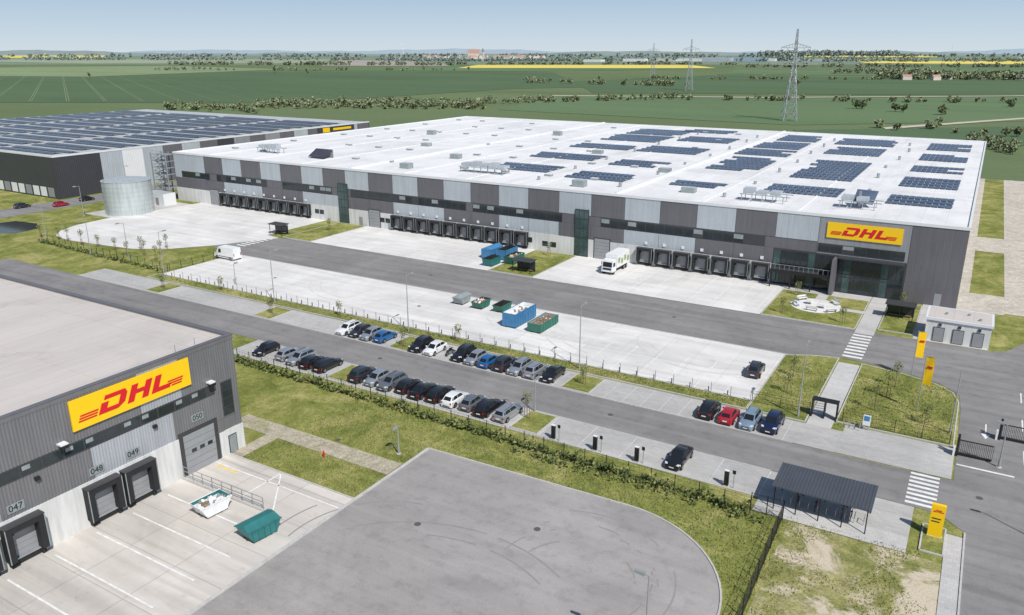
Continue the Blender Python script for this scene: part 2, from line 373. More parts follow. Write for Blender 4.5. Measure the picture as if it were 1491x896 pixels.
# ------------------------------------------------------------------ main warehouse
WH=empty('logistics_warehouse')
X0,X1,Y0,Y1,HT=-204,0,149,303,14.0
b=MB();b.box(X0,X1,Y0,Y1,0,HT-.3,'pDark');b.make('walls',WH)
b=MB();b.poly([(X0+.3,Y0+.3,HT-.12),(X1-.3,Y0+.3,HT-.12),(X1-.3,Y1-.3,HT-.12),(X0+.3,Y1-.3,HT-.12)],'roof');b.make('roof',WH)
b=MB()
for a in ((X0-.1,X1+.1,Y0-.18,Y0+.3),(X0-.1,X1+.1,Y1-.3,Y1+.15)): b.box(*a,HT-.35,HT+.15,'pWhite')
for a in ((X0-.1,X0+.3),(X1-.3,X1+.1)): b.box(a[0],a[1],Y0+.3,Y1-.3,HT-.35,HT+.15,'pWhite')
for x in (-64,-136): b.box(x-.3,x+.3,Y0+.3,Y1-.3,HT-.1,HT+.45,'pWhite')
for x in (-28,-46,-84,-102,-120,-154,-172,-190): b.box(x-.12,x+.12,Y0+.5,Y1-.5,HT-.12,HT+.04,'pWhite')
for y in (187,226,264): b.box(X0+1,X1-1,y,y+.2,HT-.12,HT+.02,'pWhite')
b.make('parapets',WH)
bd=[0,-8.5,-23.6];x=-23.6
while x>-196: x-=7.6;bd.append(x)
bd[-1]=-204
b=MB()
DK=[(-183,9),(-121,10),(-56.6,7)]
for i in range(len(bd)-1):
    x1,x0=bd[i],bd[i+1]
    if i==0: k='pDark'
    elif i==1: k='pMid'
    else: k='pLight' if i%2==0 else 'pDark'
    k2=('pDark' if k=='pLight' else 'pLight') if 2<i and i%4 in(0,1) else k
    ribY(b,x0+.03,x1-.03,Y0-.06,9.0 if i else 3.2,HT-.35,k)
    if i==1 or x0<-196: ribY(b,x0+.03,x1-.03,Y0-.06,6.9,9.0,k)
    if i>=2: ribY(b,x0+.03,x1-.03,Y0-.06,3.9 if i>2 else 6.9,6.9,k2)
b.make('cladding_panels',WH)
b=MB();b.box(X0,-31.4,Y0-.14,Y0-.02,0,3.9,'plinth');b.box(-8.5,0.0,Y0-.14,Y0-.02,0,3.2,'pDark')
b.make('plinth',WH)
b=MB()
def ribbon(x0,x1,z0,z1,y=Y0-.08,step=1.9):
    b.box(x0,x1,y-.03,y+.05,z0,z1,'frame')
    n=int((x1-x0)/step);w=(x1-x0)/n
    for i in range(n):
        if R()<.93: b.box(x0+i*w+.07,x0+(i+1)*w-.07,y-.05,y-.02,z0+.1,z1-.12,'glass')
        if R()<.2: b.box(x0+i*w+.1,x0+(i+1)*w-.1,y-.06,y-.051,z0+.8,z1-.14,'cgrey')
for x0,x1 in ((-201,-189),(-186,-166),(-160,-142.5),(-136,-101),(-99,-76),(-66.8,-33)): ribbon(x0,x1,7.0,8.8)
for x,z in ((-126,1.6),(-124.3,1.6),(-148,1.6),(-146.3,1.6),(-84,1.6),(-80,1.2),(-78,1.2)): b.box(x-.7,x+.7,Y0-.2,Y0-.1,z,z+1.1,'glass')
b.make('ribbon_windows',WH)
b=MB()
for x in (-138.5,-71.2):
    b.box(x-1.6,x+1.6,Y0-.30,Y0-.05,0,10.2,'frame')
    for z in range(5): 
        for j in (-1,0,1): b.box(x+j*1.03-.46,x+j*1.03+.46,Y0-.34,Y0-.28,.2+z*2,2.0+z*2,'gglass')
b.make('stair_glazing',WH)
def dock(b,c,along,face,z0,w=3.1,h=3.0,d=.7,base=0.9):
    def bx(a0,a1,o0,o1,z0_,z1_,k):
        if along=='x': b.box(c+a0,c+a1,face-o1,face-o0,z0_,z1_,k)
        else: b.box(face+o0,face+o1,c+a0,c+a1,z0_,z1_,k)
    t=.55
    bx(-w/2,-w/2+t,0,d,base,base+h-t,'rubber');bx(w/2-t,w/2,0,d,base,base+h-t,'rubber');bx(-w/2,w/2,0,d,base+h-t,base+h,'rubber')
    bx(-w/2-.05,w/2+.05,0,d+.05,base+h,base+h+.06,'frame')
    for s_ in (-1,1): bx(s_*(w/2)-.04,s_*(w/2)+.04,d,d+.04,base,base+h,'cgrey')
    for i in range(5):
        z=base+.02+i*(h-t)/5;bx(-w/2+t,w/2-t,.02,.06+.01*(i%2),z,z+(h-t)/5-.03,'door')
    bx(-w/2+.1,w/2-.1,0,.35,base-.12,base,'steel')
    bx(-w/2+t-.1,w/2-t+.1,0,.22,.15,base-.13,'rubber')
    for s_ in(-1,1): bx(s_*(w/2-.35)-.17,s_*(w/2-.35)+.17,0,.5,base-.6,base-.14,'rubber')
    bx(-w/2+t,-w/2+t+.35,d*.3,d*.4,base+h-t-.5,base+h-t,'rubber')
b=MB();p=MB()
for xs,n in DK:
    for i in range(n):
        x=xs+3.9*i;dock(b,x,'x',Y0-.14,0,3.3,2.9,1.0,.85)
        p.box(x-.3,x+.3,Y0-.22,Y0-.14,4.4,5.0,'wht')
b.make('dock_shelters',WH);p.make('dock_number_plates',WH)
b=MB()
for x in (-66.4,-128.5,-187.5):
    b.box(x-1.9,x+1.9,Y0-.2,Y0-.12,0,4.5,'frame')
    for i in range(6): b.box(x-1.7,x+1.7,Y0-.25,Y0-.19,.05+i*.72,.05+i*.72+.68,'door')
for x in (-62.3,-133,-151,-3):b.box(x-.55,x+.55,Y0-.2,Y0-.12,0,2.2,'door')
b.make('gates_and_doors',WH)
b=MB()
b.box(-31.2,-8.6,Y0-.10,Y0-.03,0,6.9,'frame')
n=18;w=22.4/n
for i in range(n):
    for z0,z1 in ((.2,2.9),(3.1,3.4),(3.6,6.6)):
        b.box(-31.1+i*w+.06,-31.1+(i+1)*w-.06,Y0-.14,Y0-.09,z0,z1,'gglass' if (i*7)%5==0 else 'glass')
ribbon(-23.4,-9,7.2,8.8,Y0-.12)
b.box(-31,-20,Y0-2.6,Y0-.15,3.0,3.25,'frame');b.box(-31,-20,Y0-2.7,Y0-2.6,2.9,3.5,'black')
b.box(-19.6,-8.8,Y0-1.6,Y0-.15,6.6,6.85,'frame')
for x in (-30.8,-27.2,-23.6,-20.45): b.box(x-.1,x+.1,Y0-2.6,Y0-2.4,0,3,'black')
for i in range(13): b.box(-31+i*.85,-30.95+i*.85,Y0-2.6,Y0-2.55,3.5,4.4,'steel')
b.box(-31,-20.4,Y0-2.62,Y0-2.54,4.4,4.46,'steel')
b.box(-20.3,-19.7,Y0-3,Y0-.15,0,6.58,'pDark')
b.make('office_glazing',WH)
b=MB()
random.seed(3)
for x in range(-196,-66,12):
    for y in range(165,300,24):
        if R()<.8: b.box(x-.9,x+.9,y-.6,y+.6,HT-.1,HT+.35,'cgrey',top='pWhite')
for x in (-20,-43,-66.5,-88): 
    for y in range(160,300,20):
        b.cyl((x+U(-1,1),y+U(-3,3),HT-.1),.35,U(.6,1.1),'steel',10)
def rack(x,y,w,d):
    for i in range(int(w/2)+1): b.box(x+i*2,x+i*2+.12,y,y+.12,HT-.1,HT+1.2,'steel');b.box(x+i*2,x+i*2+.12,y+d,y+d+.12,HT-.1,HT+1.2,'steel')
    b.box(x-.3,x+w+.3,y-.2,y+.0,HT+1.2,HT+1.35,'steel');b.box(x-.3,x+w+.3,y+d,y+d+.2,HT+1.2,HT+1.35,'steel')
    for i in range(int(w/2.6)):
        b.box(x+.2+i*2.6,x+2.2+i*2.6,y+.3,y+d-.3,HT+1.36,HT+1.36+U(.5,1.2),'pLight')
rack(-40,156,9,3);rack(-110,160,13,3);rack(-183,162,9,2.5);rack(-22,158,7,3)
b.box(-19,-18.6,160,160.3,HT,HT+3,'steel')
b.poly([(-20,160,HT+.8),(-16.5,160.5,HT+.5),(-16,163,HT+2.8),(-19.8,163,HT+2.9)],'pv')
b.poly([(-161,160,HT+.3),(-155,160,HT+.3),(-155,163.5,HT+2.2),(-161,163.5,HT+2.2)],'pv2')
b.box(-161,-155,163.6,163.8,HT,HT+2.1,'steel')
for (x,y) in ((-150,200),(-125,180),(-96,210),(-170,230),(-130,250),(-66.5,185),(-52,160),(-75,155),(-125,158)):
    b.box(x-1.4,x+1.4,y-1,y+1,HT-.1,HT+U(.8,1.5),'cgrey',top='pLight')
b.make('roof_equipment',WH)
def pvblock(b,x0,x1,y0,y1,z,mat='pv',pw=1.15,pl=1.7,gap=.6,tilt=.14,skip=0):
    y=y0
    while y+pl*2<=y1+1.6:
        s0=x0+(U(0,3)//pw*pw if skip and R()<skip else 0);s1=x1-(U(0,4) if skip and R()<skip else 0)
        for s_ in (0,1):
            ya=y+s_*pl;za,zb=(z,z+tilt*pl) if s_==0 else (z+tilt*pl,z)
            x=s0
            while x+pw<=s1:
                b.poly([(x+.04,ya+.04,za),(x+pw-.04,ya+.04,za),(x+pw-.04,ya+pl-.04,zb),(x+.04,ya+pl-.04,zb)],mat);x+=pw
        y+=2*pl+gap
b=MB();ZP=HT+.05
BL=[(-15,-3,167,179),(-15,-3,191,205),(-15,-3,217,230),(-15,-3,241,257),(-15,-3,268,289),
(-38.5,-24.5,192,228),(-40,-24.5,243,261),(-41.5,-24,270,291),(-39,-24,169,181),
(-60,-46.5,272,292),(-61.5,-47,248,267),(-62,-47,229,245),(-60,-46.5,196,223),(-59,-46.5,167,176),
(-112,-92,268,286),(-111.5,-91,245,263),(-111,-91,221,233),(-111,-90,194,206),(-108,-90,169,179),
(-97,-78,284,297),(-88,-70,254,268),(-89,-69.5,221,235),(-84,-70,190,200),(-84,-69,165,175)]
for a in BL: pvblock(b,*a,ZP,skip=.25)
b.make('solar_panels',WH)
b=MB()
for x in (-211,-207.6,-204.4):
    for y in (146.5,150): b.box(x-.12,x+.12,y-.12,y+.12,0,13.8,'steel')
for i in range(7):
    z=1.9*(i+1);b.box(-211,-204.4,146.5,150,z-.08,z,'steel');b.beam((-210.8,146.5,z+1),(-204.6,146.5,z+1),.08,'steel')
    a,c=((-210.5,-205),(-205,-210.5))[i%2];b.beam((a,147.2,z-1.9),(c,147.2,z),.25,'steel');b.beam((a,146.6,z-.9),(c,146.6,z+1),.07,'steel')
    b.beam((-211,146.5,z-1.9),(-207.6,146.5,z),.07,'steel')
b.make('external_stair',WH)
company_sign('company_sign',lambda u,v,d:(-22.2+u,Y0-.1-d,10.0+v),12.4,2.8,0)
# ------------------------------------------------------------------ near warehouse
NW=empty('dock_warehouse')
XN,YN,HN=-66,52.4,13.3
b=MB();b.box(-130,XN-.05,-60,YN,0,HN-.5,'nDark');b.make('walls',NW)
b=MB();b.poly([(-129.7,-59.7,HN-.25),(XN-.4,-59.7,HN-.25),(XN-.4,YN-.4,HN-.25),(-129.7,YN-.4,HN-.25)],'nroof');b.make('roof',NW)
b=MB();b.box(XN-.4,XN+.06,-60,YN+.06,HN-.45,HN,'nDark');b.box(-130,XN-.4,YN-.4,YN+.06,HN-.45,HN,'nDark')
b.box(XN-.45,XN+.1,-60,YN+.1,HN+.002,HN+.06,'pDark');b.box(-130,XN-.45,YN-.45,YN+.1,HN+.002,HN+.06,'pDark')
b.make('parapets',NW)
b=MB();seg=[(-60,-10,'nDark'),(-10,10,'nLight'),(10,18.5,'nDark'),(18.5,27.2,'nLight'),(27.2,35.5,'nDark'),(35.5,44.2,'nLight'),(44.2,52.4,'nDark')]
for y0,y1,k in seg: ribX(b,XN,y0+.02,y1-.02,4.4,7.5,k)
for y0,y1,k in [(-60,41,'nDark'),(41,45.5,'nLight'),(45.5,52.4,'nDark')]: ribX(b,XN,y0,y1,8.7,HN-.45,k)
ribX(b,XN,49.4,52.4,7.5,8.7,'nDark')
for y0,y1 in ((51.7,52.4),(49.2,50.1)): ribX(b,XN,y0,y1,0.2,4.4,'nDark')
b.make('cladding_panels',NW)
b=MB();b.box(XN-.04,XN+.10,-60,44.4,0,4.4,'plinth');b.box(XN-.04,XN+.12,49.3,52.45,0,2.9,'plinth');b.make('plinth',NW)
b=MB()
b.box(XN-.02,XN+.03,-60,49.4,7.5,8.7,'frame')
y=-58
while y<48:
    b.box(XN+.02,XN+.05,y,y+1.75,7.65,8.55,'glass')
    if R()<.6: b.box(XN+.051,XN+.06,y+.1,y+.8,8.1,8.5,'cgrey')
    y+=1.9
b.box(XN+.03,XN+.09,50.2,51.6,4.6,8.5,'frame')
for i in range(4): b.box(XN+.08,XN+.11,50.3,51.5,4.7+i*.95,5.55+i*.95,'glass')
b.make('ribbon_windows',NW)
b=MB()
for y in (11,15,20.5,24.5,28.4,35.7,39.4): dock(b,y,'y',XN+.1,0,3.3,3.3,.9,.75)
b.box(XN-.03,XN+.08,44.4,49.2,0,4.9,'frame')
for i in range(6): b.box(XN+.07,XN+.12,44.9,48.7,.05+i*.74,.05+i*.74+.7,'door')
b.box(XN+.12,XN+.16,50.3,51.4,0,2.2,'frame');b.box(XN+.15,XN+.19,50.4,51.3,.05,2.1,'cgrey')
for y in (46,47,48): b.box(XN+.12,XN+.13,y-.3,y+.3,2.3,2.7,'glass')
for y in (33,48.8): b.box(XN+.05,XN+.7,y-.35,y+.35,9.1,9.25,'wht');b.box(XN+.5,XN+.75,y-.35,y+.35,8.8,9.1,'black')
for y in (18,30.5,42): b.box(XN+.05,XN+.35,y-.2,y+.2,6.8,7.1,'black')
b.make('dock_doors',NW)
ry=(math.radians(90),0,math.radians(90))
for y,t,z in ((28.4,'047',5.2),(35.7,'048',5.2),(39.4,'049',5.2),(46.9,'050',5.9)):
    bb=MB();bb.box(XN+.05,XN+.09,y-.72,y+.72,z-.4,z+.4,'cgrey');bb.make('number_plate',NW)
    textobj(t,.8,(XN+.10,y,z),ry,'black',NW)
b=MB()
for x in(-80,-95,-112):
    for y in (20,35): b.cyl((x,y+U(-2,2),HN-.3),.35,.7,'steel',12)
for y in range(12,52,13): b.box(-125,-67,y,y+.12,HN-.3,HN-.19,'nroof')
b.beam((-66.3,45.7,HN),(-66.3,45.7,HN+.9),.05,'steel');b.beam((-66.3,48,HN),(-66.3,48,HN+.9),.05,'steel')
b.make('roof_details',NW)
company_sign('company_sign',lambda u,v,d:(XN+.06+d,34.2+u,9.75+v),12.4,2.9,.05)
b=MB()
for i in range(9):
    x=-65.6+i*1.45;b.beam((x,44.2,0),(x,44.2,1.5),.07,'steel')
for z in (.5,1.0,1.5): b.beam((-65.6,44.2,z),(-54,44.2,z),.05,'steel')
b.box(-65.7,-54,44.05,44.3,0,.25,'kerb')
b.make('ramp_railing')
# ------------------------------------------------------------------ left warehouse
LW=empty('solar_roof_warehouse')
LX0,LX1,LY0,LY1,LH=-390,-235,131,272,12.6
b=MB();b.box(LX0,LX1,LY0,LY1,0,LH-.3,'pBlack');b.make('walls',LW)
b=MB();b.poly([(LX0+.3,LY0+.3,LH-.1),(LX1-.3,LY0+.3,LH-.1),(LX1-.3,LY1-.3,LH-.1),(LX0+.3,LY1-.3,LH-.1)],'lroof');b.make('roof',LW)
b=MB();b.box(LX0,LX1+.12,LY0-.12,LY0+.3,LH-.3,LH+.15,'pWhite');b.box(LX1-.3,LX1+.12,LY0+.3,LY1,LH-.3,LH+.15,'pWhite');b.make('parapets',LW)
b=MB();y=LY0;pat=['pBlack','pBlack','pLight','pWhite','pLight','pDark','pLight','pDark','pBlack','pMid'];i=0
while y<LY1-1:
    y2=min(y+7.4,LY1);ribX(b,LX1+.02,y+.03,y2-.03,0,LH-.3,pat[i%10] if i<10 else ['pDark','pLight','pDark','pMid'][i%4],.6);y=y2;i+=1
ribY(b,LX0,LX1,LY0-.03,3.5,LH-.3,'pBlack',1.2)
for x in range(-388,-236,4): b.box(x,x+3,LY0-.1,LY0-.02,0.4,3.2,'wht' if x%3 else 'door')
b.make('cladding_panels',LW)
b=MB()
for x0,x1 in ((-388,-352),(-349,-313),(-310,-274),(-271,-238)):
    y=LY0+3
    while y<LY1-12: pvblock(b,x0,x1,y,y+9,LH+.1,'pv2',1.9,1.8,.8,skip=.2);y+=10.6
b.make('solar_panels',LW)
b=MB();b.box(LX1+.08,LX1+.2,240,262,LH-2.7,LH-.35,'pBlack');b.box(LX1+.2,LX1+.24,243,247,LH-2.4,LH-.6,'yellow');b.box(LX1+.2,LX1+.24,249,260,LH-1.9,LH-1,'yellow');b.make('yellow_facade_sign',LW)
# ------------------------------------------------------------------ tank
TK=empty('sprinkler_water_tank')
b=MB();n=48;cx,cy,r=-199.5,130,6.2
for i in range(7):
    z=i*1.25
    b.cyl((cx,cy,z),r,1.2,'tank',n);b.cyl((cx,cy,z+1.2),r+.05,.05,'tank',n)
b.make('shell',TK,smooth=40)
b=MB();b.cyl((cx,cy,8.75),r+.1,.12,'tank',n);b.cyl((cx,cy,8.87),r+.05,.9,'tank',n,r2=.3);b.make('roof',TK,smooth=20)
b=MB()
for s_ in (-.25,.25): b.beam((cx+s_,cy-r-.3,0),(cx+s_,cy-r-.3,9.8),.07,'steel')
for i in range(28): b.beam((cx-.25,cy-r-.3,.3+i*.33),(cx+.25,cy-r-.3,.3+i*.33),.05,'steel')
b.make('ladder',TK)
b=MB();b.box(-207,-198.5,140,144,0,3.4,'pWhite',top='pLight');b.box(-202,-200.8,139.9,140,0,2.2,'door');b.box(-206,-204,139.9,140,1,2.5,'door');b.make('pump_house')
sheet('tank_base',(-208,-192,122,146),'path',Z2-.003)
SB=empty('transformer_substation')
b=MB();b.box(-3.5,5.1,129.4,135.6,0,3.3,'plinth');b.make('walls',SB)
b=MB();b.box(-3.7,5.3,129.2,135.8,3.3,3.7,'pWhite');b.poly([(-3.4,129.5,3.705),(5,129.5,3.705),(5,135.5,3.705),(-3.4,135.5,3.705)],'nroof')
for x,y in ((-1,132),(2,133),(3.5,131)): b.cyl((x,y,3.7),.2,.3,'steel',10)
b.make('roof',SB)
b=MB()
for x in (-2.4,.2,2.8): b.box(x,x+1.5,129.3,129.39,.1,2.3,'frame');b.box(x+.08,x+1.42,129.26,129.3,.15,2.2,'door')
for x in (-1.6,1.0,3.6): b.box(x-.2,x+.2,129.27,129.38,2.5,2.9,'frame')
b.make('doors',SB)
# ------------------------------------------------------------------ shelters
def shelter(name,x0,x1,y0,y1,h,k='pBlack',bays=4,lean=.35):
    E=empty(name)
    b=MB();n=int((x1-x0)/.3);w=(x1-x0)/n
    b.hexa([(x0,y0,h),(x1,y0,h),(x1,y1,h+lean),(x0,y1,h+lean)],[(x0,y0,h+.12),(x1,y0,h+.12),(x1,y1,h+lean+.12),(x0,y1,h+lean+.12)],k)
    for i in range(n): b.hexa([(x0+i*w,y0,h+.121),(x0+i*w+w*.4,y0,h+.121),(x0+i*w+w*.4,y1,h+lean+.121),(x0+i*w,y1,h+lean+.121)],[(x0+i*w+.03,y0,h+.16),(x0+i*w+w*.4-.03,y0,h+.16),(x0+i*w+w*.4-.03,y1,h+lean+.16),(x0+i*w+.03,y1,h+lean+.16)],k)
    b.make('roof',E)
    b=MB()
    for i in range(bays+1):
        x=x0+.3+(x1-x0-.6)*i/bays
        for y,hh in ((y0+.25,h),(y1-.25,h+lean)): b.box(x-.05,x+.05,y-.05,y+.05,0,hh,'black')
        b.beam((x,y0+.25,h-.06),(x,y1-.25,h+lean-.08),.1,'black')
    for z in (.5,1.2,1.9): b.beam((x0+.3,y1-.25,z),(x1-.3,y1-.25,z),.05,'black')
    b.make('posts',E)
    return E
M['shroof']=simple('shelter_roof_grey',(.085,.095,.11),.45,.2,.15,.6)
E=shelter('bicycle_shelter',-12.4,-3.6,69.4,73.8,2.5,'shroof',4,.35)
b=MB()
for i in range(10):
    x=-11.6+i*.82;b.beam((x,71,0),(x,71,.8),.05,'steel');b.beam((x,71.8,0),(x,71.8,.8),.05,'steel');b.beam((x,71,.8),(x,71.8,.8),.05,'steel')
b.make('bicycle_racks',E)
def bicycle(x,y,rot):
    b=MB()
    for xw in(-.52,.52):
        P=arc(xw,.34,.32,0,360,18)
        for p,q in zip(P,P[1:]): b.beam((p[0],0,p[1]),(q[0],0,q[1]),.035,'tyre')
        for i in range(0,18,3): b.beam((xw,0,.34),(P[i][0],0,P[i][1]),.008,'steel')
    for p,q in (((-.52,.34),(-.1,.34)),((-.1,.34),(-.2,.85)),((-.52,.34),(-.17,.75)),((-.17,.75),(.36,.8)),((-.1,.34),(.36,.7)),((.52,.34),(.34,.95))): b.beam((p[0],0,p[1]),(q[0],0,q[1]),.04,'red' if R()<.3 else 'black')
    b.box(-.33,-.08,-.07,.07,.86,.92,'black');b.beam((.32,-.27,.98),(.32,.27,.98),.03,'black')
    b.make('bicycle',loc=(x,y,.03),rot=rot)
for x in (-10.4,-8.7,-6.3,-5.5): bicycle(x+.15,71.6,math.pi/2)
for x,y in ((-143.4,131),(-75.5,131.5),(-7.8,138.5)):
    E=shelter('smoking_shelter',x-2.3,x+2.3,y-1.2,y+1.3,2.4,'pBlack',2,.1)
    b=MB();b.box(x-2,x+2,y+.9,y+.95,.2,2.2,'glass');b.box(x-1.7,x+1.7,y+.3,y+.7,.42,.48,'wood')
    for s_ in(-1.5,1.5): b.box(x+s_-.05,x+s_+.05,y+.35,y+.65,.09,.42,'black')
    b.make('bench_and_screen',E)
b=MB();b.poly([(x,y,.115) for x,y in arc(-20.9,138.2,4.2,0,360,40)[:-1]],'conc');b.poly([(-21.8,142.2,.122),(-20,142.2,.122),(-20,145.6,.122),(-21.8,145.6,.122)],'path');b.poly([(-17,137.4,.122),(-13,137.4,.122),(-13,139.0,.122),(-17,139.0,.122)],'path');b.make('patio')
def bench(x,y,r):
    b=MB()
    for i in range(3): b.box(-1,1,-.25+i*.17,-.10+i*.17,.44,.48,'wht')
    b.box(-1,1,.28,.32,.6,.9,'wht')
    for s_ in(-.8,.8): b.box(s_-.04,s_+.04,-.22,.25,0,.44,'steel');b.box(s_-.03,s_+.03,.24,.28,.4,.9,'steel')
    b.make('park_bench',loc=(x,y,.12),rot=r)
for x,y,r in ((-23.6,140.2,.9),(-24,136.6,2.3),(-18.2,140.6,-.8),(-18,135.6,-2.4),(-21,134.9,3.1)): bench(x,y,r)
for x,y in ((-22,138.6),(-19.6,137.2)):
    b=MB();b.cyl((0,0,0),.07,.7,'steel',8);b.cyl((0,0,.7),.65,.05,'wht',20);b.cyl((0,0,0),.3,.04,'steel',12);b.make('round_table',loc=(x,y,.12))
# ------------------------------------------------------------------ lamps
def lamp(x,y,h=9,dx=0,dy=-1,arm=1.0):
    b=MB();b.cyl((0,0,0),.13,.9,'lampm',10,r2=.12);b.cyl((0,0,.9),.085,h-.9,'lampm',10,r2=.05)
    b.beam((0,0,h-.05),(dx*arm,dy*arm,h+.05),.07,'lampm')
    p=Vector((dx*arm,dy*arm,h+.05));q=p+Vector((dx,dy,0.02))*.75
    b.beam(p,q,.26,'lampm',.2);b.cyl((0,0,-.02),.28,.06,'kerb',12)
    b.make('street_lamp',loc=(x,y,0.03))
for x in (-103,-73.4,-43.6,-14.3,-133): lamp(x,91.6,9.2,0,1)
lamp(1.7,96,8,-1,0);lamp(-14.6,42.3,9,-1,0,.3);lamp(-188.8,100.5,8);lamp(-163,95.5,8);lamp(-152,97,8);lamp(-205,120,8)
lamp(-50,59.8,3.2,0,-1,.1);lamp(-42.3,77.2-.6,4.2,0,1,.2);lamp(6.6,90,5,-1,0,.3);lamp(12,75,9,-1,0,.3)
lamp(-230,150,8,1,0);lamp(-118,96,4,0,1,.2)
# ------------------------------------------------------------------ fences
def fence(name,p,q,h=1.8,step=2.5,wire=.25,k='black',rail=.025):
    b=MB();p=Vector((*p,0));q=Vector((*q,0));L=(q-p).length;n=max(1,int(L/step));d=(q-p)/n
    for i in range(n+1): a=p+d*i;b.beam(a,a+Vector((0,0,h+.05)),.07,k)
    for z in (.15,.7,1.25,h-.05): 
        if z<h: b.beam(p+Vector((0,0,z)),q+Vector((0,0,z)),rail,k)
    if wire:
        m=int(L/wire)
        for i in range(m): a=p+(q-p)*i/m;b.poly([a+Vector((-.006,-.006,.1)),a+Vector((.006,.006,.1)),a+Vector((.006,.006,h)),a+Vector((-.006,-.006,h))],k)
    return b.make(name)
fence('wire_fence',(-137,93.1),(-20.4,93.1),1.5,2.5,0,'lampm',.012)
fence('wire_fence',(-90,70.1),(-13.9,68.0),1.6,2.5,.6,'black',.015)
fence('wire_fence',(-10.9,68.2),(-10.2,40),2.0,2.5,.12)
fence('wire_fence',(-13.9,68.2),(-10.9,68.2),2.0,1.5,.12)
fence('wire_fence',(-186,98),(-137.2,95.5),1.6,2.5,0,'black',.02)
fence('wire_fence',(-137,93.1),(-137,112),1.6,2.5,0,'black',.02)
fence('wire_fence',(-20.2,93.1),(-13.3,93.0),1.6,2.5,.4)
fence('wire_fence',(-9.5,92.9),(1.8,92.9),1.7,2.5,.4)
b=MB()
for i in range(46): b.box(-136+i*2.5,-135.9+i*2.5,93.55,93.65,0,.7,'black')
b.make('bollard_row')
def gate(x0,x1,y,h=1.9):
    b=MB();b.box(x0,x1,y-.08,y+.08,.1,.3,'black');b.box(x0,x1,y-.05,y+.05,h-.1,h,'black')
    n=int((x1-x0)/.16)
    for i in range(n+1): b.box(x0+(x1-x0)*i/n-.02,x0+(x1-x0)*i/n+.02,y-.02,y+.02,.3,h-.1,'black')
    b.box(x0-.12,x0+.1,y-.35,y-.1,0,h+.5,'black');b.box(x0-.12,x0+.1,y+.1,y+.35,0,h+.5,'black')
    b.box(x0-.4,x0-.2,y-.5,y-.2,0,1.2,'wht')
    b.make('sliding_gate')
gate(2.6,5.9,90.8);gate(6.6,14,97.5)
b=MB()
for x in (-13,-11.6,-10.2): b.box(x-.07,x+.07,92.6,93.6,0,2.2,'black')
b.box(-13.1,-10.1,92.55,93.65,2.2,2.32,'black')
for z in (.5,.8,1.1,1.4,1.7): b.beam((-13,93.1,z),(-11.6,93.1,z),.05,'steel')
b.make('turnstile_gate')
b=MB()
for x in (-9.2,-8.6,-8,-7.4): b.beam((x,91.4,0),(x,91.4,.8),.05,'steel');b.beam((x,92.1,0),(x,92.1,.8),.05,'steel');b.beam((x,91.4,.8),(x,92.1,.8),.05,'steel')
b.make('bicycle_rack')
b=MB();b.box(-7.2,-6.4,92.0,92.12,.6,1.9,'wht');b.box(-7.1,-7.0,92.02,92.1,0,.6,'steel');b.box(-6.6,-6.5,92.02,92.1,0,.6,'steel');b.box(-7.1,-6.5,91.98,91.999,1.2,1.8,'blue');b.make('information_sign')
b=MB();b.box(1.0,2.15,72.3,72.7,.1,3.3,'yellow');b.box(.95,2.2,72.25,72.75,0,.12,'kerb')
Fp=lambda u,v,d:(1.1+u,72.3-d,2.6+v)
for p in LET: b.hexa([Fp(.22+u*.13,v*.26,.001) for u,v in p],[Fp(.22+u*.13,v*.26,.02) for u,v in p],'red')
b.box(1.15,1.9,72.28,72.299,1.9,2.0,'black');b.box(1.15,1.8,72.28,72.299,1.6,1.7,'black')
b.make('pylon_sign')
for x,y,h,a in ((-3.7,111.5,6.8,.3),(-2.1,100.5,7.4,-.2)):
    b=MB();b.cyl((0,0,.05),.06,h,'lampm',8,r2=.04);b.beam((0,0,h-.1),(1.05,0,h-.1),.04,'lampm')
    G=[[(0.08+.95*u/4,.05*math.sin(v*2+u),h-.15-v) for u in range(5)] for v in [i*3.6/10 for i in range(11)]]
    for i in range(10):
        for j in range(4): b.poly([G[i][j],G[i][j+1],G[i+1][j+1],G[i+1][j]],'yellow')
    for s_ in(-.08,.08): b.poly([(.3,s_,h-1.3),(.9,s_,h-1.3),(.9,s_,h-1.6),(.3,s_,h-1.6)],'red')
    b.make('banner_flag',loc=(x,y,.08),rot=a)
for x in (-37,-31.8,-26.9,-17.2):
    b=MB();b.box(-.28,.28,-.2,.2,0,.12,'kerb');b.box(-.22,.22,-.14,.14,.12,1.75,'black');b.box(-.15,.15,-.16,-.139,1.2,1.6,'glass');b.box(-.23,.23,-.15,.15,1.75,1.82,'wht')
    b.beam((.2,-.1,1.1),(.32,-.3,.5),.05,'rubber')
    b.box(.7,.76,-.03,.03,0,2.0,'steel');b.box(.56,.90,-.06,-.03,1.6,2.0,'black')
    b.make('ev_charging_station',loc=(x,71.4,.03))
b=MB();b.cyl((0,0,0),.09,.75,'red',12);b.cyl((0,0,.75),.12,.08,'red',12,r2=.05);b.cyl((-.18,0,.5),.05,.36,'red',8,axis='x');b.make('fire_hydrant',loc=(-56.5,55,0))
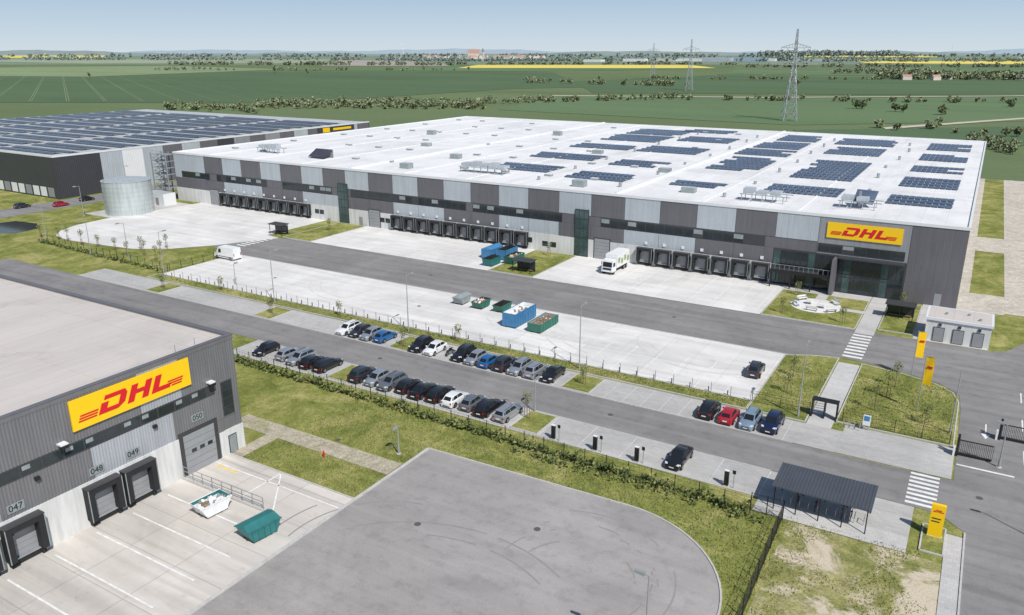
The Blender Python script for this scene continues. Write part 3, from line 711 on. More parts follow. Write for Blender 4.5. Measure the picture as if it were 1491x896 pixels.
# ------------------------------------------------------------------ cars
KIND={
'hatch':(2.08,.88,.92,1.46,.72,.90,(1.05,.38,-1.45,-1.95),.92),
'sedan':(2.35,.91,.92,1.43,.72,.90,(1.12,.40,-.95,-1.70),.98),
'estate':(2.35,.91,.94,1.48,.74,.92,(1.12,.45,-1.85,-2.25),.92),
'suv':(2.22,.94,1.06,1.68,.92,1.05,(1.12,.55,-1.65,-2.12),1.05)}
carmesh={}
def carmb(kind,col):
    L,w,zb,zr,zh,zc,(bf,tf,tr,brr),zd=KIND[kind]
    b=MB();P=paint(col,*PC[col])
    st=[(L,.52,.80,.42),(L-.04,zh-.06,.84,.62),(L-.28,zh+.03,.94,.72),(L-.9,zc-.04,.99,.84),(bf,zc,1,.90),(.3,zb,1,.93),(-.6,zb+.01,1,.93),(-1.4,zb+.02,1,.93),(brr,zd if kind=='sedan' else zb+.02,.99,.90),(-L+.22,zd,.95,.84),(-L+.05,zd-.1,.90,.76),(-L,.5,.86,.6)]
    st.sort(key=lambda t:-t[0])
    rings=[]
    for x,zt,ws,wt in st:
        W=w*ws;z0=.2
        e=min(zt,zt-.03)
        r=[(x,-W*.93,z0),(x,-W,z0+.18),(x,-W*1.0,z0+(e-z0)*.62),(x,-W*.955,e-.02),(x,-W*.86,e+.02),(x,0,zt+.025)]
        rings.append(r+[(a,-c,d) for a,c,d in r[:-1][::-1]])
    for A,B in zip(rings,rings[1:]):
        for j in range(len(A)-1): b.poly([A[j],B[j],B[j+1],A[j+1]],P)
    b.poly(rings[0],P);b.poly(rings[-1][::-1],P)
    b.poly([(L-.1,-w*.8,.2),(L-.1,w*.8,.2),(-L+.1,w*.8,.2),(-L+.1,-w*.8,.2)],'trim')
    hb,ht=w*.86,w*.66
    zf=zc-.02;zbk=(zd if kind=='sedan' else zb)
    fb=[(bf,-hb*.82,zf),(bf,hb*.82,zf)];ft=[(tf,-ht*.92,zr-.05),(tf,ht*.92,zr-.05)]
    rb=[(brr,-hb*.86,zbk),(brr,hb*.86,zbk)];rt=[(tr,-ht*.92,zr-.07),(tr,ht*.92,zr-.07)]
    mb_=[(bf-.45,-hb,zb),(bf-.45,hb,zb)];mr=[(brr+.3,-hb,zb),(brr+.3,hb,zb)]
    tm=[(tf-.35,-ht,zr),(tf-.35,ht,zr)];tn=[(tr+.35,-ht,zr),(tr+.35,ht,zr)]
    b.poly([tm[0],tm[1],(tn[1]),(tn[0])],P);b.poly([ft[0],ft[1],tm[1],tm[0]],P);b.poly([tn[0],tn[1],rt[1],rt[0]],P)
    b.poly([fb[0],fb[1],ft[1],ft[0]],P);b.poly([rt[0],rt[1],rb[1],rb[0]],P)
    for s_ in (0,1):
        b.poly([fb[s_],ft[s_],tm[s_],mb_[s_]],P);b.poly([mb_[s_],tm[s_],tn[s_],mr[s_]],P);b.poly([mr[s_],tn[s_],rt[s_],rb[s_]],P)
    def g(a,b_,c,d,i0=.06,i1=.94,j0=.1,j1=.9,k='cglass'):
        a,b_,c,d=map(Vector,(a,b_,c,d))
        def at(u,v): return (a.lerp(b_,u)).lerp(d.lerp(c,u),v)
        q=[at(i0,j0),at(i1,j0),at(i1,j1),at(i0,j1)];n=(q[1]-q[0]).cross(q[3]-q[0]).normalized()
        if n.dot(q[0]-Vector((0,0,.9)))<0:n=-n
        b.poly([p+n*.014 for p in q],k)
    g(fb[0],fb[1],ft[1],ft[0],.05,.95,.04,.93);g(rb[0],rb[1],rt[1],rt[0],.08,.92,.15,.9)
    for s_ in (0,1):
        g(mb_[s_],mr[s_],tn[s_],tm[s_],0.0,.47,.14,.86);g(mb_[s_],mr[s_],tn[s_],tm[s_],.51,.98,.14,.86)
        g(fb[s_],mb_[s_],tm[s_],ft[s_],.45,.98,.14,.8);g(mr[s_],rb[s_],rt[s_],tn[s_],.08,.6,.2,.8)
    if kind in('estate','suv'):
        for s_ in(-1,1): b.beam((tf-.4,s_*ht*.9,zr+.05),(tr+.2,s_*ht*.9,zr+.05),.04,'trim')
    for s_ in(-1,1):
        b.hexa([(L-.32,s_*w*.62,zh-.13),(L-.04,s_*w*.5,zh-.16),(L-.05,s_*w*.80,zh-.14),(L-.4,s_*w*.955,zh-.12)],[(L-.34,s_*w*.62,zh+.05),(L-.10,s_*w*.5,zh-.02),(L-.12,s_*w*.80,zh+.01),(L-.44,s_*w*.95,zh+.03)],'lens')
        b.hexa([(-L+.12,s_*w*.6,zd-.3),(-L-.012,s_*w*.62,zd-.3),(-L-.012,s_*w*.84,zd-.3),(-L+.25,s_*w*.97,zd-.3)],[(-L+.14,s_*w*.6,zd-.1),(-L+.03,s_*w*.62,zd-.1),(-L+.05,s_*w*.80,zd-.1),(-L+.28,s_*w*.955,zd-.1)],'tail')
        b.box(bf-.42,bf-.22,s_*w-.02 if s_>0 else -w-.17,s_*w+.17 if s_>0 else -w+.02,zb-.02,zb+.13,P)
        for xw in (L-.82,-L+.80):
            b.cyl((xw,s_*(w+.004)-.004,.34),.39,.008,'trim',20,axis='y')
            y0=s_*w-(.2 if s_>0 else .03)
            b.cyl((xw,y0,.32),.32,.23,'tyre',20,axis='y')
            yo=s_*(w+.032)-(.0 if s_>0 else .012)
            b.cyl((xw,yo,.32),.20,.012,'rim',14,axis='y')
    b.box(L-.02,L+.012,-w*.45,w*.45,.42,.58,'trim');b.box(L+.012,L+.02,-.26,.26,.36,.47,'wht');b.box(-L-.02,-L+.02,-.26,.26,.5,.62,'wht')
    b.box(L-.03,L+.008,-w*.6,w*.6,.26,.36,'trim');b.box(-L-.008,-L+.02,-w*.6,w*.6,.24,.38,'trim')
    return b
def car(x,y,rot,kind,col,name='parked_car'):
    key=(kind,col)
    if key not in carmesh:
        o=carmb(kind,col).make(name,smooth=38);carmesh[key]=o.data
    else:
        o=bpy.data.objects.new(name,carmesh[key]);sc.collection.objects.link(o)
    o.location=(x,y,.03);o.rotation_euler=(0,0,rot);return o
random.seed(11)
up=math.pi/2
for x,c,k in [(-81.6,'white','estate'),(-79.2,'dark','hatch'),(-76.8,'silver','hatch'),(-74.3,'blue','hatch'),(-67.2,'black','suv'),(-64.7,'white','hatch'),(-59.8,'black','suv'),(-57.5,'silver','hatch'),(-55.2,'blue','hatch'),(-52.8,'dark','suv'),(-50.4,'silver','estate'),(-47.9,'silver','suv'),(-45.4,'black','sedan'),(-23.8,'black','suv'),(-21.3,'red','hatch'),(-18.8,'sky','estate'),(-16.3,'navy','suv')]:
    car(x,86.9+U(-.25,.25),(up if R()<.5 else -up)+U(-.02,.02),k,c)
for x,c,k in [(-85.8,'black','hatch'),(-81.5,'silver','hatch'),(-79,'silver','estate'),(-76.5,'black','hatch'),(-73.9,'black','estate'),(-67.3,'dark','suv'),(-64.8,'silver','hatch'),(-62.3,'grey','estate'),(-59.7,'black','hatch'),(-57.2,'black','sedan'),(-54.7,'black','estate'),(-52.2,'white','hatch'),(-49.7,'grey','hatch'),(-47.3,'black','estate'),(-44.5,'silver','estate'),(-23.0,'black','sedan')]:
    car(x,74.0+U(-.25,.25),(up if R()<.5 else -up)+U(-.02,.02),k,c)
car(-22.2,102.6,up+.05,'suv','dark')
for x,y,c in [(-231,118,'dark'),(-224,125,'red'),(-226,134,'black'),(-230,104,'navy')]: car(x,y,up,'hatch',c)
b=MB()
b.hexa([(-2.7,-1,.35),(1.5,-1,.35),(1.5,1,.35),(-2.7,1,.35)],[(-2.68,-.9,2.5),(1.3,-.88,2.5),(1.3,.88,2.5),(-2.68,.9,2.5)],'wht')
b.hexa([(1.5,-1,.35),(2.75,-.95,.35),(2.75,.95,.35),(1.5,1,.35)],[(1.5,-.98,1.25),(2.65,-.85,1.05),(2.65,.85,1.05),(1.5,.98,1.25)],'wht')
b.hexa([(1.5,-.98,1.25),(2.25,-.9,1.15),(2.25,.9,1.15),(1.5,.98,1.25)],[(1.29,-.88,2.5),(1.5,-.82,2.42),(1.5,.82,2.42),(1.29,.88,2.5)],'wht')
b.poly([(2.24,-.8,1.25),(2.24,.8,1.25),(1.58,.74,2.3),(1.58,-.74,2.3)],'cglass')
for s_ in(-1,1):
    b.poly([(.7,s_*.985,1.35),(1.45,s_*.985,1.35),(1.35,s_*.92,2.1),(.7,s_*.93,2.1)],'cglass')
    for xw in(1.85,-1.75): b.cyl((xw,s_*.9-.12,.36),.36,.24,'tyre',20,axis='y');b.cyl((xw,s_*1.03-.01,.36),.2,.02,'rim',12,axis='y')
    b.box(2.6,2.77,s_*.7-.15,s_*.7+.15,.75,.98,'lens')
    b.box(-2.6,1.4,s_*1.0-.01,s_*1.0+.01,.55,.68,'trim')
b.box(-2.73,-2.7,-.9,-.75,.9,1.5,'tail');b.box(-2.73,-2.7,.75,.9,.9,1.5,'tail');b.box(2.74,2.8,-.8,.8,.4,.6,'trim')
b.make('delivery_van',loc=(-135.0,108.6,.03),rot=math.pi).scale=(1.12,1.08,1.05)
b=MB()
b.box(-3.2,3.0,-1.25,1.25,1.05,3.7,'wht');b.box(-3.2,4.6,-.5,.5,.6,1.0,'trim')
paint('lime',(.35,.42,.22),0)
for i in range(4):
    for s_ in(-1,1): b.box(-3.0+i*1.5,-2.0+i*1.5,1.251 if s_>0 else -1.27,1.27 if s_>0 else -1.251,1.5+.4*(i%2),2.6+.4*(i%2),paints['lime'])
b.hexa([(3.2,-1.2,.6),(5.0,-1.2,.6),(5.0,1.2,.6),(3.2,1.2,.6)],[(3.2,-1.15,2.9),(4.75,-1.1,2.9),(4.75,1.1,2.9),(3.2,1.15,2.9)],'wht')
b.poly([(5.0-.095,-1.0,1.55),(5.0-.095,1.0,1.55),(4.81,.95,2.55),(4.81,-.95,2.55)],'cglass')
for s_ in(-1,1):
    b.poly([(3.7,s_*1.19,1.6),(4.7,s_*1.19,1.6),(4.6,s_*1.17,2.4),(3.7,s_*1.17,2.4)],'cglass')
    for xw in(4.1,-.9,-2.1): b.cyl((xw,s_*1.0-.15,.5),.5,.3,'tyre',20,axis='y');b.cyl((xw,s_*1.16-.01,.5),.26,.03,'rim',12,axis='y')
    b.box(4.98,5.02,s_*.85-.2,s_*.85+.2,.75,.95,'lens');b.box(4.4,4.5,s_*1.4-.06,s_*1.4+.06,1.8,2.5,'black')
b.box(4.99,5.03,-.9,.9,1.0,1.4,'trim')
b.make('box_truck',loc=(-60.3,143.0,.03),rot=-up)
def moto(x,y,r):
    b=MB()
    for xw in (-.7,.7): b.cyl((xw,-.07,.32),.32,.14,'tyre',20,axis='y');b.cyl((xw,-.075,.32),.2,.15,'rim',12,axis='y')
    b.beam((.7,0,.32),(.42,0,1.0),.07,'steel');b.hexa([(-.1,-.16,.65),(.4,-.14,.7),(.4,.14,.7),(-.1,.16,.65)],[(-.05,-.12,.95),(.3,-.12,.98),(.3,.12,.98),(-.05,.12,.95)],'black')
    b.hexa([(-.75,-.13,.7),(-.1,-.14,.65),(-.1,.14,.65),(-.75,.13,.7)],[(-.75,-.1,.86),(-.1,-.1,.8),(-.1,.1,.8),(-.75,.1,.86)],'trim')
    b.box(-.25,.25,-.15,.15,.28,.62,'steel');b.beam((.42,-.38,1.05),(.42,.38,1.05),.04,'black');b.box(.5,.62,-.1,.1,.8,1.0,'lens');b.beam((-.7,0,.32),(-.2,0,.6),.07,'black')
    b.make('motorcycle',loc=(x,y,.03),rot=r)
moto(-46.0,75.4,up+.3);moto(-62.2,86.9,up)
# ------------------------------------------------------------------ containers
def tub(name,x,y,rot,L,W,H,k,slope=.5,inner='cgrey',fill=None,lid=False,ribs=True):
    b=MB();l,w=L/2,W/2
    bot=[(-l+slope,-w,.2),(l-slope,-w,.2),(l-slope,w,.2),(-l+slope,w,.2)];top=[(-l,-w,H),(l,-w,H),(l,w,H),(-l,w,H)]
    for i in range(4): b.poly([bot[i],bot[(i+1)%4],top[(i+1)%4],top[i]],k)
    b.poly(bot[::-1],k)
    ib=[(p[0]*.94,p[1]*.93,.3) for p in bot];it=[(p[0]*.97,p[1]*.94,H) for p in top]
    for i in range(4): b.poly([ib[(i+1)%4],ib[i],it[i],it[(i+1)%4]],inner)
    for i in range(4): b.poly([top[i],top[(i+1)%4],it[(i+1)%4],it[i]],k)
    zf=H*.75 if fill else .3
    if fill:
        b.poly([(p[0]*.9,p[1]*.93,zf) for p in top],fill)
        for _ in range(26):
            px,py=U(-l*.8,l*.8),U(-w*.75,w*.75);s_=U(.12,.4);a=U(0,3)
            b.beam((px,py,zf),(px+s_*math.cos(a)*2,py+s_*math.sin(a)*.6,zf+U(0.02,.3)),s_*.7,('wood','cgrey','wht',fill)[int(R()*4)])
    else: b.poly(ib,inner)
    if lid: b.hexa([(-l,-w,H+.01),(l,-w,H+.01),(l,w,H+.01),(-l,w,H+.01)],[(-l*.9,-w*.25,H+.45),(l*.9,-w*.25,H+.45),(l*.9,w*.25,H+.45),(-l*.9,w*.25,H+.45)],k)
    if ribs:
        n=max(3,int(L/.7))
        for i in range(n):
            xx=(-l+slope)+(L-2*slope)*i/(n-1)
            for s_ in(-1,1): b.box(xx-.05,xx+.05,s_*w-(.0 if s_>0 else .07),s_*w+(.07 if s_>0 else .0),.25,H-.1,k)
    for s_ in (-1,1):
        b.box(-l-.05,l+.05,s_*w-.05,s_*w+.06 if s_>0 else s_*w+.05,H-.08,H+.03,k)
        b.box(-l+slope,l-slope,s_*w*.6-.08,s_*w*.6+.08,0,.2,'black')
        b.cyl((l-slope-.3,s_*w*.8-.1,.12),.12,.2,'steel',10,axis='y')
    b.make(name,loc=(x,y,.03),rot=rot)
tub('roll_off_container',-60.8,104.6,up,6.6,2.4,2.4,'blue',.05,'wht','wht')
tub('roll_off_container',-56.2,104.2,up,6.0,2.3,1.5,'green',.1,'cgrey','wood')
tub('skip_container',-66.3,108.3,up,3.6,1.8,1.3,'green',.6,'rubber')
tub('skip_container',-70.4,108.0,up,3.6,1.8,1.3,'green',.6,'rubber','orange')
tub('skip_container',-74.6,108.3,up,3.4,1.8,1.3,'cgrey',.6,'rubber',None,True)
tub('waste_container',-84.2,139.5,up,5,2.3,2.2,'blue',.05,'rubber')
tub('waste_container',-87.6,139,up,5,2.3,2.0,'blue',.05,'rubber',None,True)
tub('waste_container',-84,133,up,4,2.2,1.6,'teal',.4,'rubber')
tub('waste_container',-80.9,137,up,5,2.2,1.7,'green',.4,'rubber','wood')
tub('skip_container',-58.2,41.6,up-.1,3.3,1.9,1.35,'wht',.6,'teal','wht')
tub('skip_container',-51.4,41.3,up-.15,3.5,2.0,1.35,'teal',.55,'rubber',None,True)
# ------------------------------------------------------------------ vegetation
def leaves(b,c,r,n,s,ks,flat=1.0,low=.0):
    for _ in range(n):
        while True:
            p=Vector((U(-1,1),U(-1,1),U(-1,1)))
            if .25<p.length<1: break
        p=Vector((p.x*r,p.y*r,p.z*r*flat))+Vector(c)
        if p.z<low: p.z=low+U(0,.3)*r
        a=Vector((U(-1,1),U(-1,1),U(-1,1))).normalized();q=a.orthogonal().normalized();w=a.cross(q)
        ss=s*U(.6,1.3);k=ks[0] if R()<.3 else ks[1] if R()<.55 else ks[2]
        b.poly([p-q*ss-w*ss*.6,p+q*ss*.9-w*ss*.7,p+q*ss+w*ss*.6,p-q*ss*.8+w*ss*.8],k)
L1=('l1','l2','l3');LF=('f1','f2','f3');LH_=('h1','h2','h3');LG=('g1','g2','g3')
def sapling(x,y,h=3.2,r=.6,n=110,z=.08):
    b=MB();b.cyl((0,0,0),.05,h*.75,'bark',7,r2=.025)
    for i in range(9):
        a=U(0,6.3);z0=h*U(.45,.8);b.beam((0,0,z0),(r*.8*math.cos(a),r*.8*math.sin(a),z0+U(.3,.8)),.025,'bark')
    for s_ in(-.35,.35): b.beam((s_,0,0),(s_,0,1.5),.06,'wood')
    b.beam((-.35,0,1.4),(.35,0,1.4),.04,'wood')
    leaves(b,(0,0,h*.78),r,n,.08,('l2','l3','l3'),1.35,h*.4);b.make('young_tree',loc=(x,y,z))
for x,y,h in [(-42.2,74.5,3.6),(-64.1,91.8,2.8),(-70,86,3),(-98.9,87,2.6),(-5.8,103,4.2),(-6.6,98,4),(-5.2,107,3.8),(-17,98,3),(-17.5,104,3),(-40.8,87,2.4),(-25,131,3),(-15.5,131,3),(-25,143,2.5),(-77,145,3),(-135.5,140,3),(-8,145,2.6),(-127,87,2.6),(-117,91.8,2.6),(-88,91.8,2.6),(-1,97,2.6)]:
    sapling(x,y,h)
for i in range(9): sapling(-190+i*5.5+U(-1,1),99+U(0,2),U(2.5,3.8))
for i in range(3): sapling(-150-i*4,110-i*.2-U(2,9),U(2.5,3.5))
random.seed(5)
b=MB()
def hedge(x0,x1,ya,yb,h,w,dens,s=.16):
    n=int((x1-x0)*dens)
    for _ in range(n):
        t=R();x=x0+(x1-x0)*t;y=ya+(yb-ya)*t
        hh=h*(.75+.25*math.sin(x*1.3)+.2*math.sin(x*3.1+1))
        leaves(b,(x,y+U(-w,w)*.4,U(.1,max(.15,hh))),.35,5,s,L1)
hedge(-90,-14,69.4,67.6,1.1,1.2,9)
b.make('hedge')
b=MB()
hedge(-186,-138,97,94.6,.7,1,3,.2)
for _ in range(60): 
    x=U(-40,-12);leaves(b,(x,66.9+U(-.6,.4),.3),.5,8,.14,L1)
for _ in range(50): leaves(b,(U(-133,-20),91.9+U(-.6,.6),.22),.3,6,.1,L1)
b.make('shrub_planting')
b=MB()
def inlot(x,y): return (y<62.8 and x>-48 and x<-24.3) or (x>-24.5 and (x+24.3)**2+(y-50.8)**2<12.5**2) or (x>-48 and y<50.8 and x<-11.8)
def tuft(x,y,z0=-.02,hs=1):
    h=U(.08,.24)*hs;a=U(0,3.14);dx,dy=.07*math.cos(a),.07*math.sin(a)
    b.poly([(x-dx,y-dy,z0),(x+dx,y+dy,z0),(x+dx*.3+U(-.06,.06),y+dy*.3+U(-.06,.06),z0+h)],('l2','l3','l3','l3','l4')[int(R()*5)])
for _ in range(30000):
    x=U(-64,2);y=U(44,69)
    if inlot(x,y) or (x<-48 and y<50.6) or(x<-48 and 55.4<y<58.4 and R()<.9) or x>2.3:continue
    if x>-10.5 and math.sin(x*.9)+math.sin(y*.7)>.1: continue
    tuft(x,y)
for _ in range(9000): tuft(U(-110,-20.5),U(90.8,93.1),.08,.8)
for _ in range(7000):
    x=U(-20,2);y=U(92.8,110)
    if -13.3<x<-10: continue
    tuft(x,y,.08,.9)
b.make('grass_tufts')
# ------------------------------------------------------------------ countryside
fx,fy=-math.sin(math.radians(30.75)),math.cos(math.radians(30.75))
def fr(F,Rr): return (F*fx+Rr*fy, F*fy-Rr*fx)
def fieldpatch(name,k,pts,z):
    b=MB();b.poly([(*fr(F,r*F/1200),z) for F,r in pts],k);b.make(name)
def fmat(n,*a,**k): M[n]=field(n,*a,**k);return n
fmat('crop_dark',(.095,.145,.078),rot=.35);fmat('crop_mid',(.125,.185,.095),rot=1.2);fmat('crop_light',(.215,.275,.15),rot=.8)
fmat('crop_far_hazed',(.185,.24,.17));fmat('rape',(.66,.56,.14));fmat('soil',(.34,.31,.27));fmat('crop_pale',(.28,.33,.23));fmat('track',(.48,.44,.35));fmat('tramline',(.20,.235,.14))  # far crops paled with distance, haze painted into their base colour
fieldpatch('field','crop_dark',[(700,-900),(690,-330),(960,0),(1000,110),(1750,60),(1850,-900)],.15)
fieldpatch('field','crop_light',[(1500,-900),(1420,-620),(2000,-330),(2500,-500),(2100,-900)],.3)
fieldpatch('field','crop_mid',[(1900,-330),(1780,0),(1900,160),(2300,330),(2380,-70),(2600,-80)],.35)
fieldpatch('field','soil',[(2500,-280),(2450,-90),(3500,-110),(4200,-250)],.5)
fieldpatch('rapeseed_field','rape',[(2150,-80),(2130,300),(2650,260),(2650,-50)],.6)
fieldpatch('field','crop_far_hazed',[(2700,-900),(2700,900),(9000,900),(9000,-900)],.2)
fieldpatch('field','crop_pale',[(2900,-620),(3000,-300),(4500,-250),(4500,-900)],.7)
fieldpatch('rapeseed_field','rape',[(5500,-800),(5200,-590),(8500,-590),(8500,-900)],1.0)
fieldpatch('rapeseed_field','rape',[(3000,520),(2650,900),(3900,900),(3600,500)],.8)
fieldpatch('rapeseed_field','rape',[(6500,420),(6000,620),(9500,620),(9500,420)],1.2)
fieldpatch('field','crop_mid',[(610,-20),(480,420),(520,900),(800,900),(760,380),(800,60)],.12)
fieldpatch('field','crop_dark',[(860,120),(800,900),(1250,900),(1500,300),(1200,90)],.2)
fieldpatch('field','crop_mid',[(1560,300),(1350,900),(2500,900),(2000,330)],.3)
fieldpatch('field','crop_dark',[(330,520),(400,900),(480,900),(450,420)],.1)
fieldpatch('field','crop_far_hazed',[(9000,-1500),(9000,1500),(26000,1500),(26000,-1500)],.4)
fieldpatch('dirt_track','track',[(452,560),(520,760),(560,900),(575,900),(530,755),(463,555)],.3)
fieldpatch('dirt_track','track',[(800,60),(765,380),(805,900),(820,900),(778,380),(812,60)],.35)
b=MB();sl=-660/1200
for k in range(-5,26):
    for dd in (0,2.2):
        r0=sl*710+k*33+dd
        if r0>-60: continue
        F1=1500
        b.poly([(*fr(710,r0),.28),(*fr(710,r0+.75),.28),(*fr(F1,r0+.75+sl*(F1-710)),.28),(*fr(F1,r0+sl*(F1-710)),.28)],'tramline')
b.make('field_tramlines')
def tree(b,x,y,h,r,ks,n,s,z0=0):
    b.cyl((x,y,z0),r*.07,h*.5,'bark',5,r2=r*.04)
    m=5
    for i in range(m):
        a=U(0,6.28);d=r*U(.1,.55);leaves(b,(x+d*math.cos(a),y+d*math.sin(a),z0+h*U(.4,.78)),r*U(.4,.62),n//m,s,ks,1.0,z0+h*.08)
def treeline(name,F0,o0,F1,o1,count,h,ks,spread=20,n=40,s=1.0,gap=0,z0=0):
    b=MB();
    for i in range(count):
        t=R();F=F0+(F1-F0)*t+U(-spread,spread);o=o0+(o1-o0)*t
        if gap and math.sin(o*.11+F0)+math.sin(o*.037)<-gap: continue
        x,y=fr(F,o*F/1200);hh=h*U(.5,1.2);tree(b,x,y,hh,hh*U(.5,.8),ks,n,s,z0)
    b.make(name)
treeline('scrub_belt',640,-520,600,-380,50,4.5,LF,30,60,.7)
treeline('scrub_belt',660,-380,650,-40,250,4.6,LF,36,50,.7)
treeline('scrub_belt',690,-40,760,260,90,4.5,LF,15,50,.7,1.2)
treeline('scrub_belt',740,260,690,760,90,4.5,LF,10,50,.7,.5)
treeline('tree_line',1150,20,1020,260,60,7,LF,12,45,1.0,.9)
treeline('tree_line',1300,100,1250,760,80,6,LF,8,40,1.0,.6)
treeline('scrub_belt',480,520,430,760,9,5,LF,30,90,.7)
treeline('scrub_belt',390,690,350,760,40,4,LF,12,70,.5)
b=MB()
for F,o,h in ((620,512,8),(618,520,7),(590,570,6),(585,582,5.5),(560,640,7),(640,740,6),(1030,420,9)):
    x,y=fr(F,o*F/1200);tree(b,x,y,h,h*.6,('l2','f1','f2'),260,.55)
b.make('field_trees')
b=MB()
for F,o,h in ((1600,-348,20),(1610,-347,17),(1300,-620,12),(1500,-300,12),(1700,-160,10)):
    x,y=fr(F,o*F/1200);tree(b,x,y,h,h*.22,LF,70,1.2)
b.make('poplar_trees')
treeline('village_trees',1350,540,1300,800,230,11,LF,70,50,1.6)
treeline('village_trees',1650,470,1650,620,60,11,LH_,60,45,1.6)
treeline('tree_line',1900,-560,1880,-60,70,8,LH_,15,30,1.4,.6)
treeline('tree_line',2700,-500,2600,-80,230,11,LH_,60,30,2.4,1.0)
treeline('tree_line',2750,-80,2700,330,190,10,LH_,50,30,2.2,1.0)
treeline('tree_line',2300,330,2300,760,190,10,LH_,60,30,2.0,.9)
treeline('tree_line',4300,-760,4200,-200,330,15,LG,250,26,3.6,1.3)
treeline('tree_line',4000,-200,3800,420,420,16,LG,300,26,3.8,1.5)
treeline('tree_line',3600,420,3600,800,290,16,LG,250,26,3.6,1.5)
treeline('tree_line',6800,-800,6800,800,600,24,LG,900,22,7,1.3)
def ridge(name,F,hmax,k,seed,depth=1500,o0=-1100,o1=1100,base=6):
    b=MB();random.seed(seed);ph=[U(0,6) for _ in range(5)];n=160;P=[]
    for i in range(n+1):
        o=o0+(o1-o0)*i/n
        h=base+hmax*max(0,.35+.3*math.sin(o*.006+ph[0])+.25*math.sin(o*.015+ph[1])+.07*math.sin(o*.07+ph[2])+.05*math.sin(o*.19+ph[3]))
        x,y=fr(F,o*F/1200);x2,y2=fr(F+depth,o*(F+depth)/1200);P.append(((x,y,0),(x2,y2,h)))
    for a,c in zip(P,P[1:]): b.poly([a[0],c[0],c[1],a[1]],k)
    b.make(name)
M['hill1']=field('hill_hazed_green',(.24,.30,.29));M['hill2']=field('hill_hazed_blue',(.33,.41,.46))  # aerial haze painted into the hills, bluer on the farther ridge
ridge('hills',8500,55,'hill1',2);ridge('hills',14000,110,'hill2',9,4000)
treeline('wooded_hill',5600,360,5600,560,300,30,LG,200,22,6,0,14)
def house(b,x,y,w,d,h,rot,rk='rred',z=0):
    c,s_=math.cos(rot),math.sin(rot)
    def T(u,v,zz): return (x+u*c-v*s_,y+u*s_+v*c,z+zz)
    b.hexa([T(-w,-d,0),T(w,-d,0),T(w,d,0),T(-w,d,0)],[T(-w,-d,h),T(w,-d,h),T(w,d,h),T(-w,d,h)],'hwall')
    e=h*.75
    b.poly([T(-w,-d,h+.1),T(w,-d,h+.1),T(w,0,h+e),T(-w,0,h+e)],rk);b.poly([T(w,d,h+.1),T(-w,d,h+.1),T(-w,0,h+e),T(w,0,h+e)],rk)
    b.poly([T(-w,-d,h),T(-w,d,h),T(-w,0,h+e)],'hwall');b.poly([T(w,-d,h),T(w,d,h),T(w,0,h+e)],'hwall')
random.seed(21)
b=MB()
for _ in range(60):
    F=U(3700,4300);o=-45+U(-85,90);x,y=fr(F,o*F/1200);house(b,x,y,U(8,16),U(6,9),U(6,11),U(0,3),'rred' if R()<.6 else 'rgrey',8)
x,y=fr(4000,-42*4000/1200);b.box(x-5,x+5,y-5,y+5,0,40,'hwall');b.hexa([(x-5,y-5,40),(x+5,y-5,40),(x+5,y+5,40),(x-5,y+5,40)],[(x-.5,y-.5,58),(x+.5,y-.5,58),(x+.5,y+.5,58),(x-.5,y+.5,58)],'rgrey')
x,y=fr(4020,-55*4020/1200);house(b,x,y,28,11,24,.4,'rred',8)
b.make('hilltop_town')
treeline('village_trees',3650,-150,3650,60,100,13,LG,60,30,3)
b=MB()
for _ in range(30):
    F=U(1240,1500);o=U(560,780);x,y=fr(F,o*F/1200);house(b,x,y,U(5,7),U(4,5),U(3,5),U(0,3),'rred' if R()<.5 else 'rgrey')
b.make('village')
b=MB()
for o,w,h,k in ((270,90,14,'pWhite'),(330,120,16,'ind'),(300,60,18,'pLight'),(180,50,12,'pWhite'),(365,60,12,'pWhite'),(430,60,10,'pLight'),(120,40,10,'pWhite'),(225,40,12,'hwall')):
    F=3500+U(-200,200);x,y=fr(F,o*F/1200);b.box(x-w,x+w,y-20,y+20,0,h,k,top='pLight')
b.make('industrial_halls')
for o,F in ((-158,9500),(640,11000)):
    x,y=fr(F,o*F/1200);b=MB();b.cyl((0,0,0),2.4,110,'wht',8,r2=1.4);b.box(-3,3,-5,5,108,113,'wht');a0=U(0,2)
    for i in range(3):
        a=a0+i*2.094;b.beam((0,-6,110),(45*math.cos(a),-6,110+45*math.sin(a)),2.4,'wht',.6)
    b.make('wind_turbine',loc=(x,y,0),rot=.6)
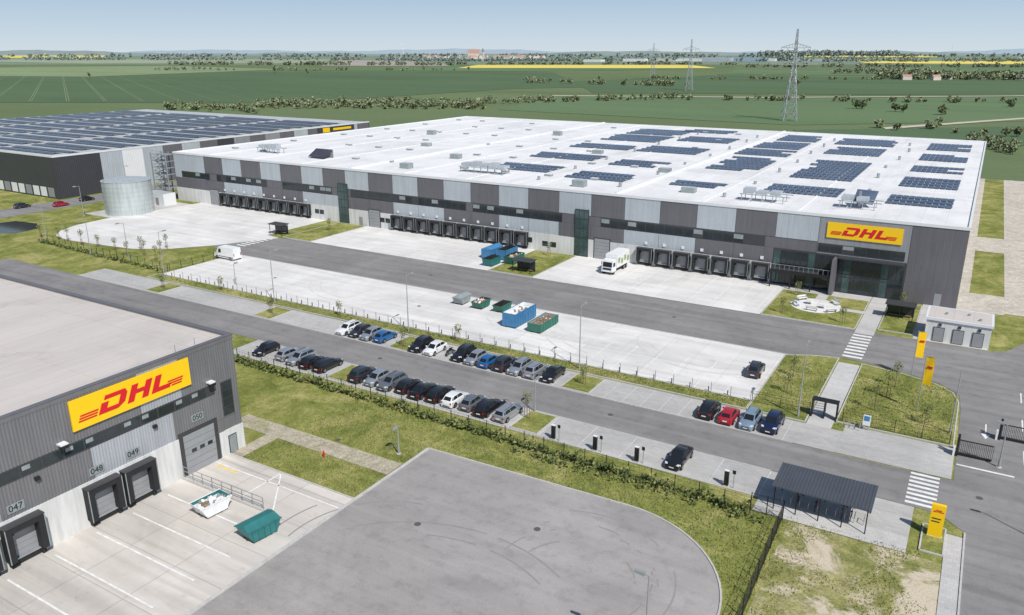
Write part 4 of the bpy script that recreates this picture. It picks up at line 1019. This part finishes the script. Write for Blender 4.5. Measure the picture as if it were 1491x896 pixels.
def pylon(x,y,h,rot,t=.28):
    b=MB();bw=h*.075
    lv=[0,.1,.2,.3,.4,.5,.58,.66,.74,.82,.9,1.0]
    def wd(s_): return bw*(1-s_/.62)+1.0*(s_/.62) if s_<.62 else 1.0-(s_-.62)*1.8
    for a,c in zip(lv,lv[1:]):
        wa,wc=wd(a),wd(c)
        for sx,sy in((-1,-1),(1,-1),(1,1),(-1,1)): b.beam((sx*wa,sy*wa,a*h),(sx*wc,sy*wc,c*h),t*1.2,'steel')
        for (p,q) in (((-1,-1),(1,-1)),((1,-1),(1,1)),((1,1),(-1,1)),((-1,1),(-1,-1))):
            b.beam((p[0]*wa,p[1]*wa,a*h),(q[0]*wc,q[1]*wc,c*h),t*.7,'steel');b.beam((q[0]*wa,q[1]*wa,a*h),(p[0]*wc,p[1]*wc,c*h),t*.7,'steel')
            b.beam((p[0]*wc,p[1]*wc,c*h),(q[0]*wc,q[1]*wc,c*h),t*.6,'steel')
    for z,w in ((.62,15),(.80,9)):
        for s_ in(-1,1):
            for y_ in(-.9,.9):
                b.beam((s_*.8,y_,z*h),(s_*w,0,z*h+.3),t*1.1,'steel');b.beam((s_*.8,y_,z*h+2.6),(s_*w,0,z*h+.4),t*1.0,'steel')
            for f in (.2,.4,.6,.8): b.beam((s_*w*f,0,z*h),(s_*w*(f+.1),0,z*h+2.4*(1-f)),t*.6,'steel')
            for f in(.55,1): b.cyl((s_*w*f,0,z*h-2.4),.14,2.4,'lampm',6)
    return b.make('power_pylon',loc=(x,y,0),rot=rot)
PY=[(-110.5,530),(-298,891),(-480,1250)];ang=math.atan2(361,-187.5)-math.pi/2
for x,y in PY: pylon(x,y,55,ang)
b=MB();c,s_=math.cos(ang),math.sin(ang)
for (xa,ya),(xb,yb) in zip(PY,PY[1:]+[(-660,1600)]):
    for z,w in ((.62,15),(.62,8.2),(.80,9),(.8,5)):
        for sg in(-1,1):
            pr=None
            for i in range(13):
                t=i/12;X=xa+(xb-xa)*t+sg*w*c;Y=ya+(yb-ya)*t+sg*w*s_;Zc=z*55-2.4-4*9*t*(1-t)
                if pr: b.beam(pr,(X,Y,Zc),.06,'lampm')
                pr=(X,Y,Zc)
b.make('power_lines')
# ------------------------------------------------------------------ light, sky, camera
sd=Vector((.84,-.54,0)).normalized();el=math.radians(49)
sun=bpy.data.lights.new('sun','SUN');sun.energy=4.6;sun.angle=math.radians(.5);sun.color=(1,.965,.915)
so=bpy.data.objects.new('sun',sun);sc.collection.objects.link(so)
dirv=Vector((sd.x*math.cos(el),sd.y*math.cos(el),math.sin(el)));so.rotation_euler=dirv.to_track_quat('Z','Y').to_euler();so.location=dirv*200
w=bpy.data.worlds.new('World');sc.world=w;w.use_nodes=True;nt=w.node_tree
bg=nt.nodes['Background'];sky=nt.nodes.new('ShaderNodeTexSky');sky.sky_type='NISHITA';sky.sun_disc=False
sky.sun_elevation=el;sky.sun_rotation=math.atan2(sd.x,sd.y);sky.altitude=100;sky.air_density=1.0;sky.dust_density=.6;sky.ozone_density=1.5
tc=nt.nodes.new('ShaderNodeTexCoord');sp=nt.nodes.new('ShaderNodeSeparateXYZ');nt.links.new(tc.outputs['Generated'],sp.inputs[0])
hz=ramp(nt,sp.outputs['Z'],[(0.0,(6.7,7.5,8.1)),(.02,(5.9,7.1,8.1)),(.08,(3.7,5.3,7.2))])
fac=ramp(nt,sp.outputs['Z'],[(.05,0.0),(.40,1.0)])
nt.links.new(mix(nt,hz,sky.outputs[0],fac),bg.inputs[0]);bg.inputs[1].default_value=.095
cam=bpy.data.cameras.new('camera');co_=bpy.data.objects.new('camera',cam);sc.collection.objects.link(co_)
cam.sensor_width=36;cam.lens=36*1143/1491;cam.clip_end=60000;cam.clip_start=.5
co_.location=(0,0,42);co_.rotation_euler=(math.radians(90)-math.atan(373/1143),0,math.atan(715/math.hypot(1143,373)))
sc.camera=co_
sc.view_settings.view_transform='Standard';sc.view_settings.look='None';sc.view_settings.exposure=0
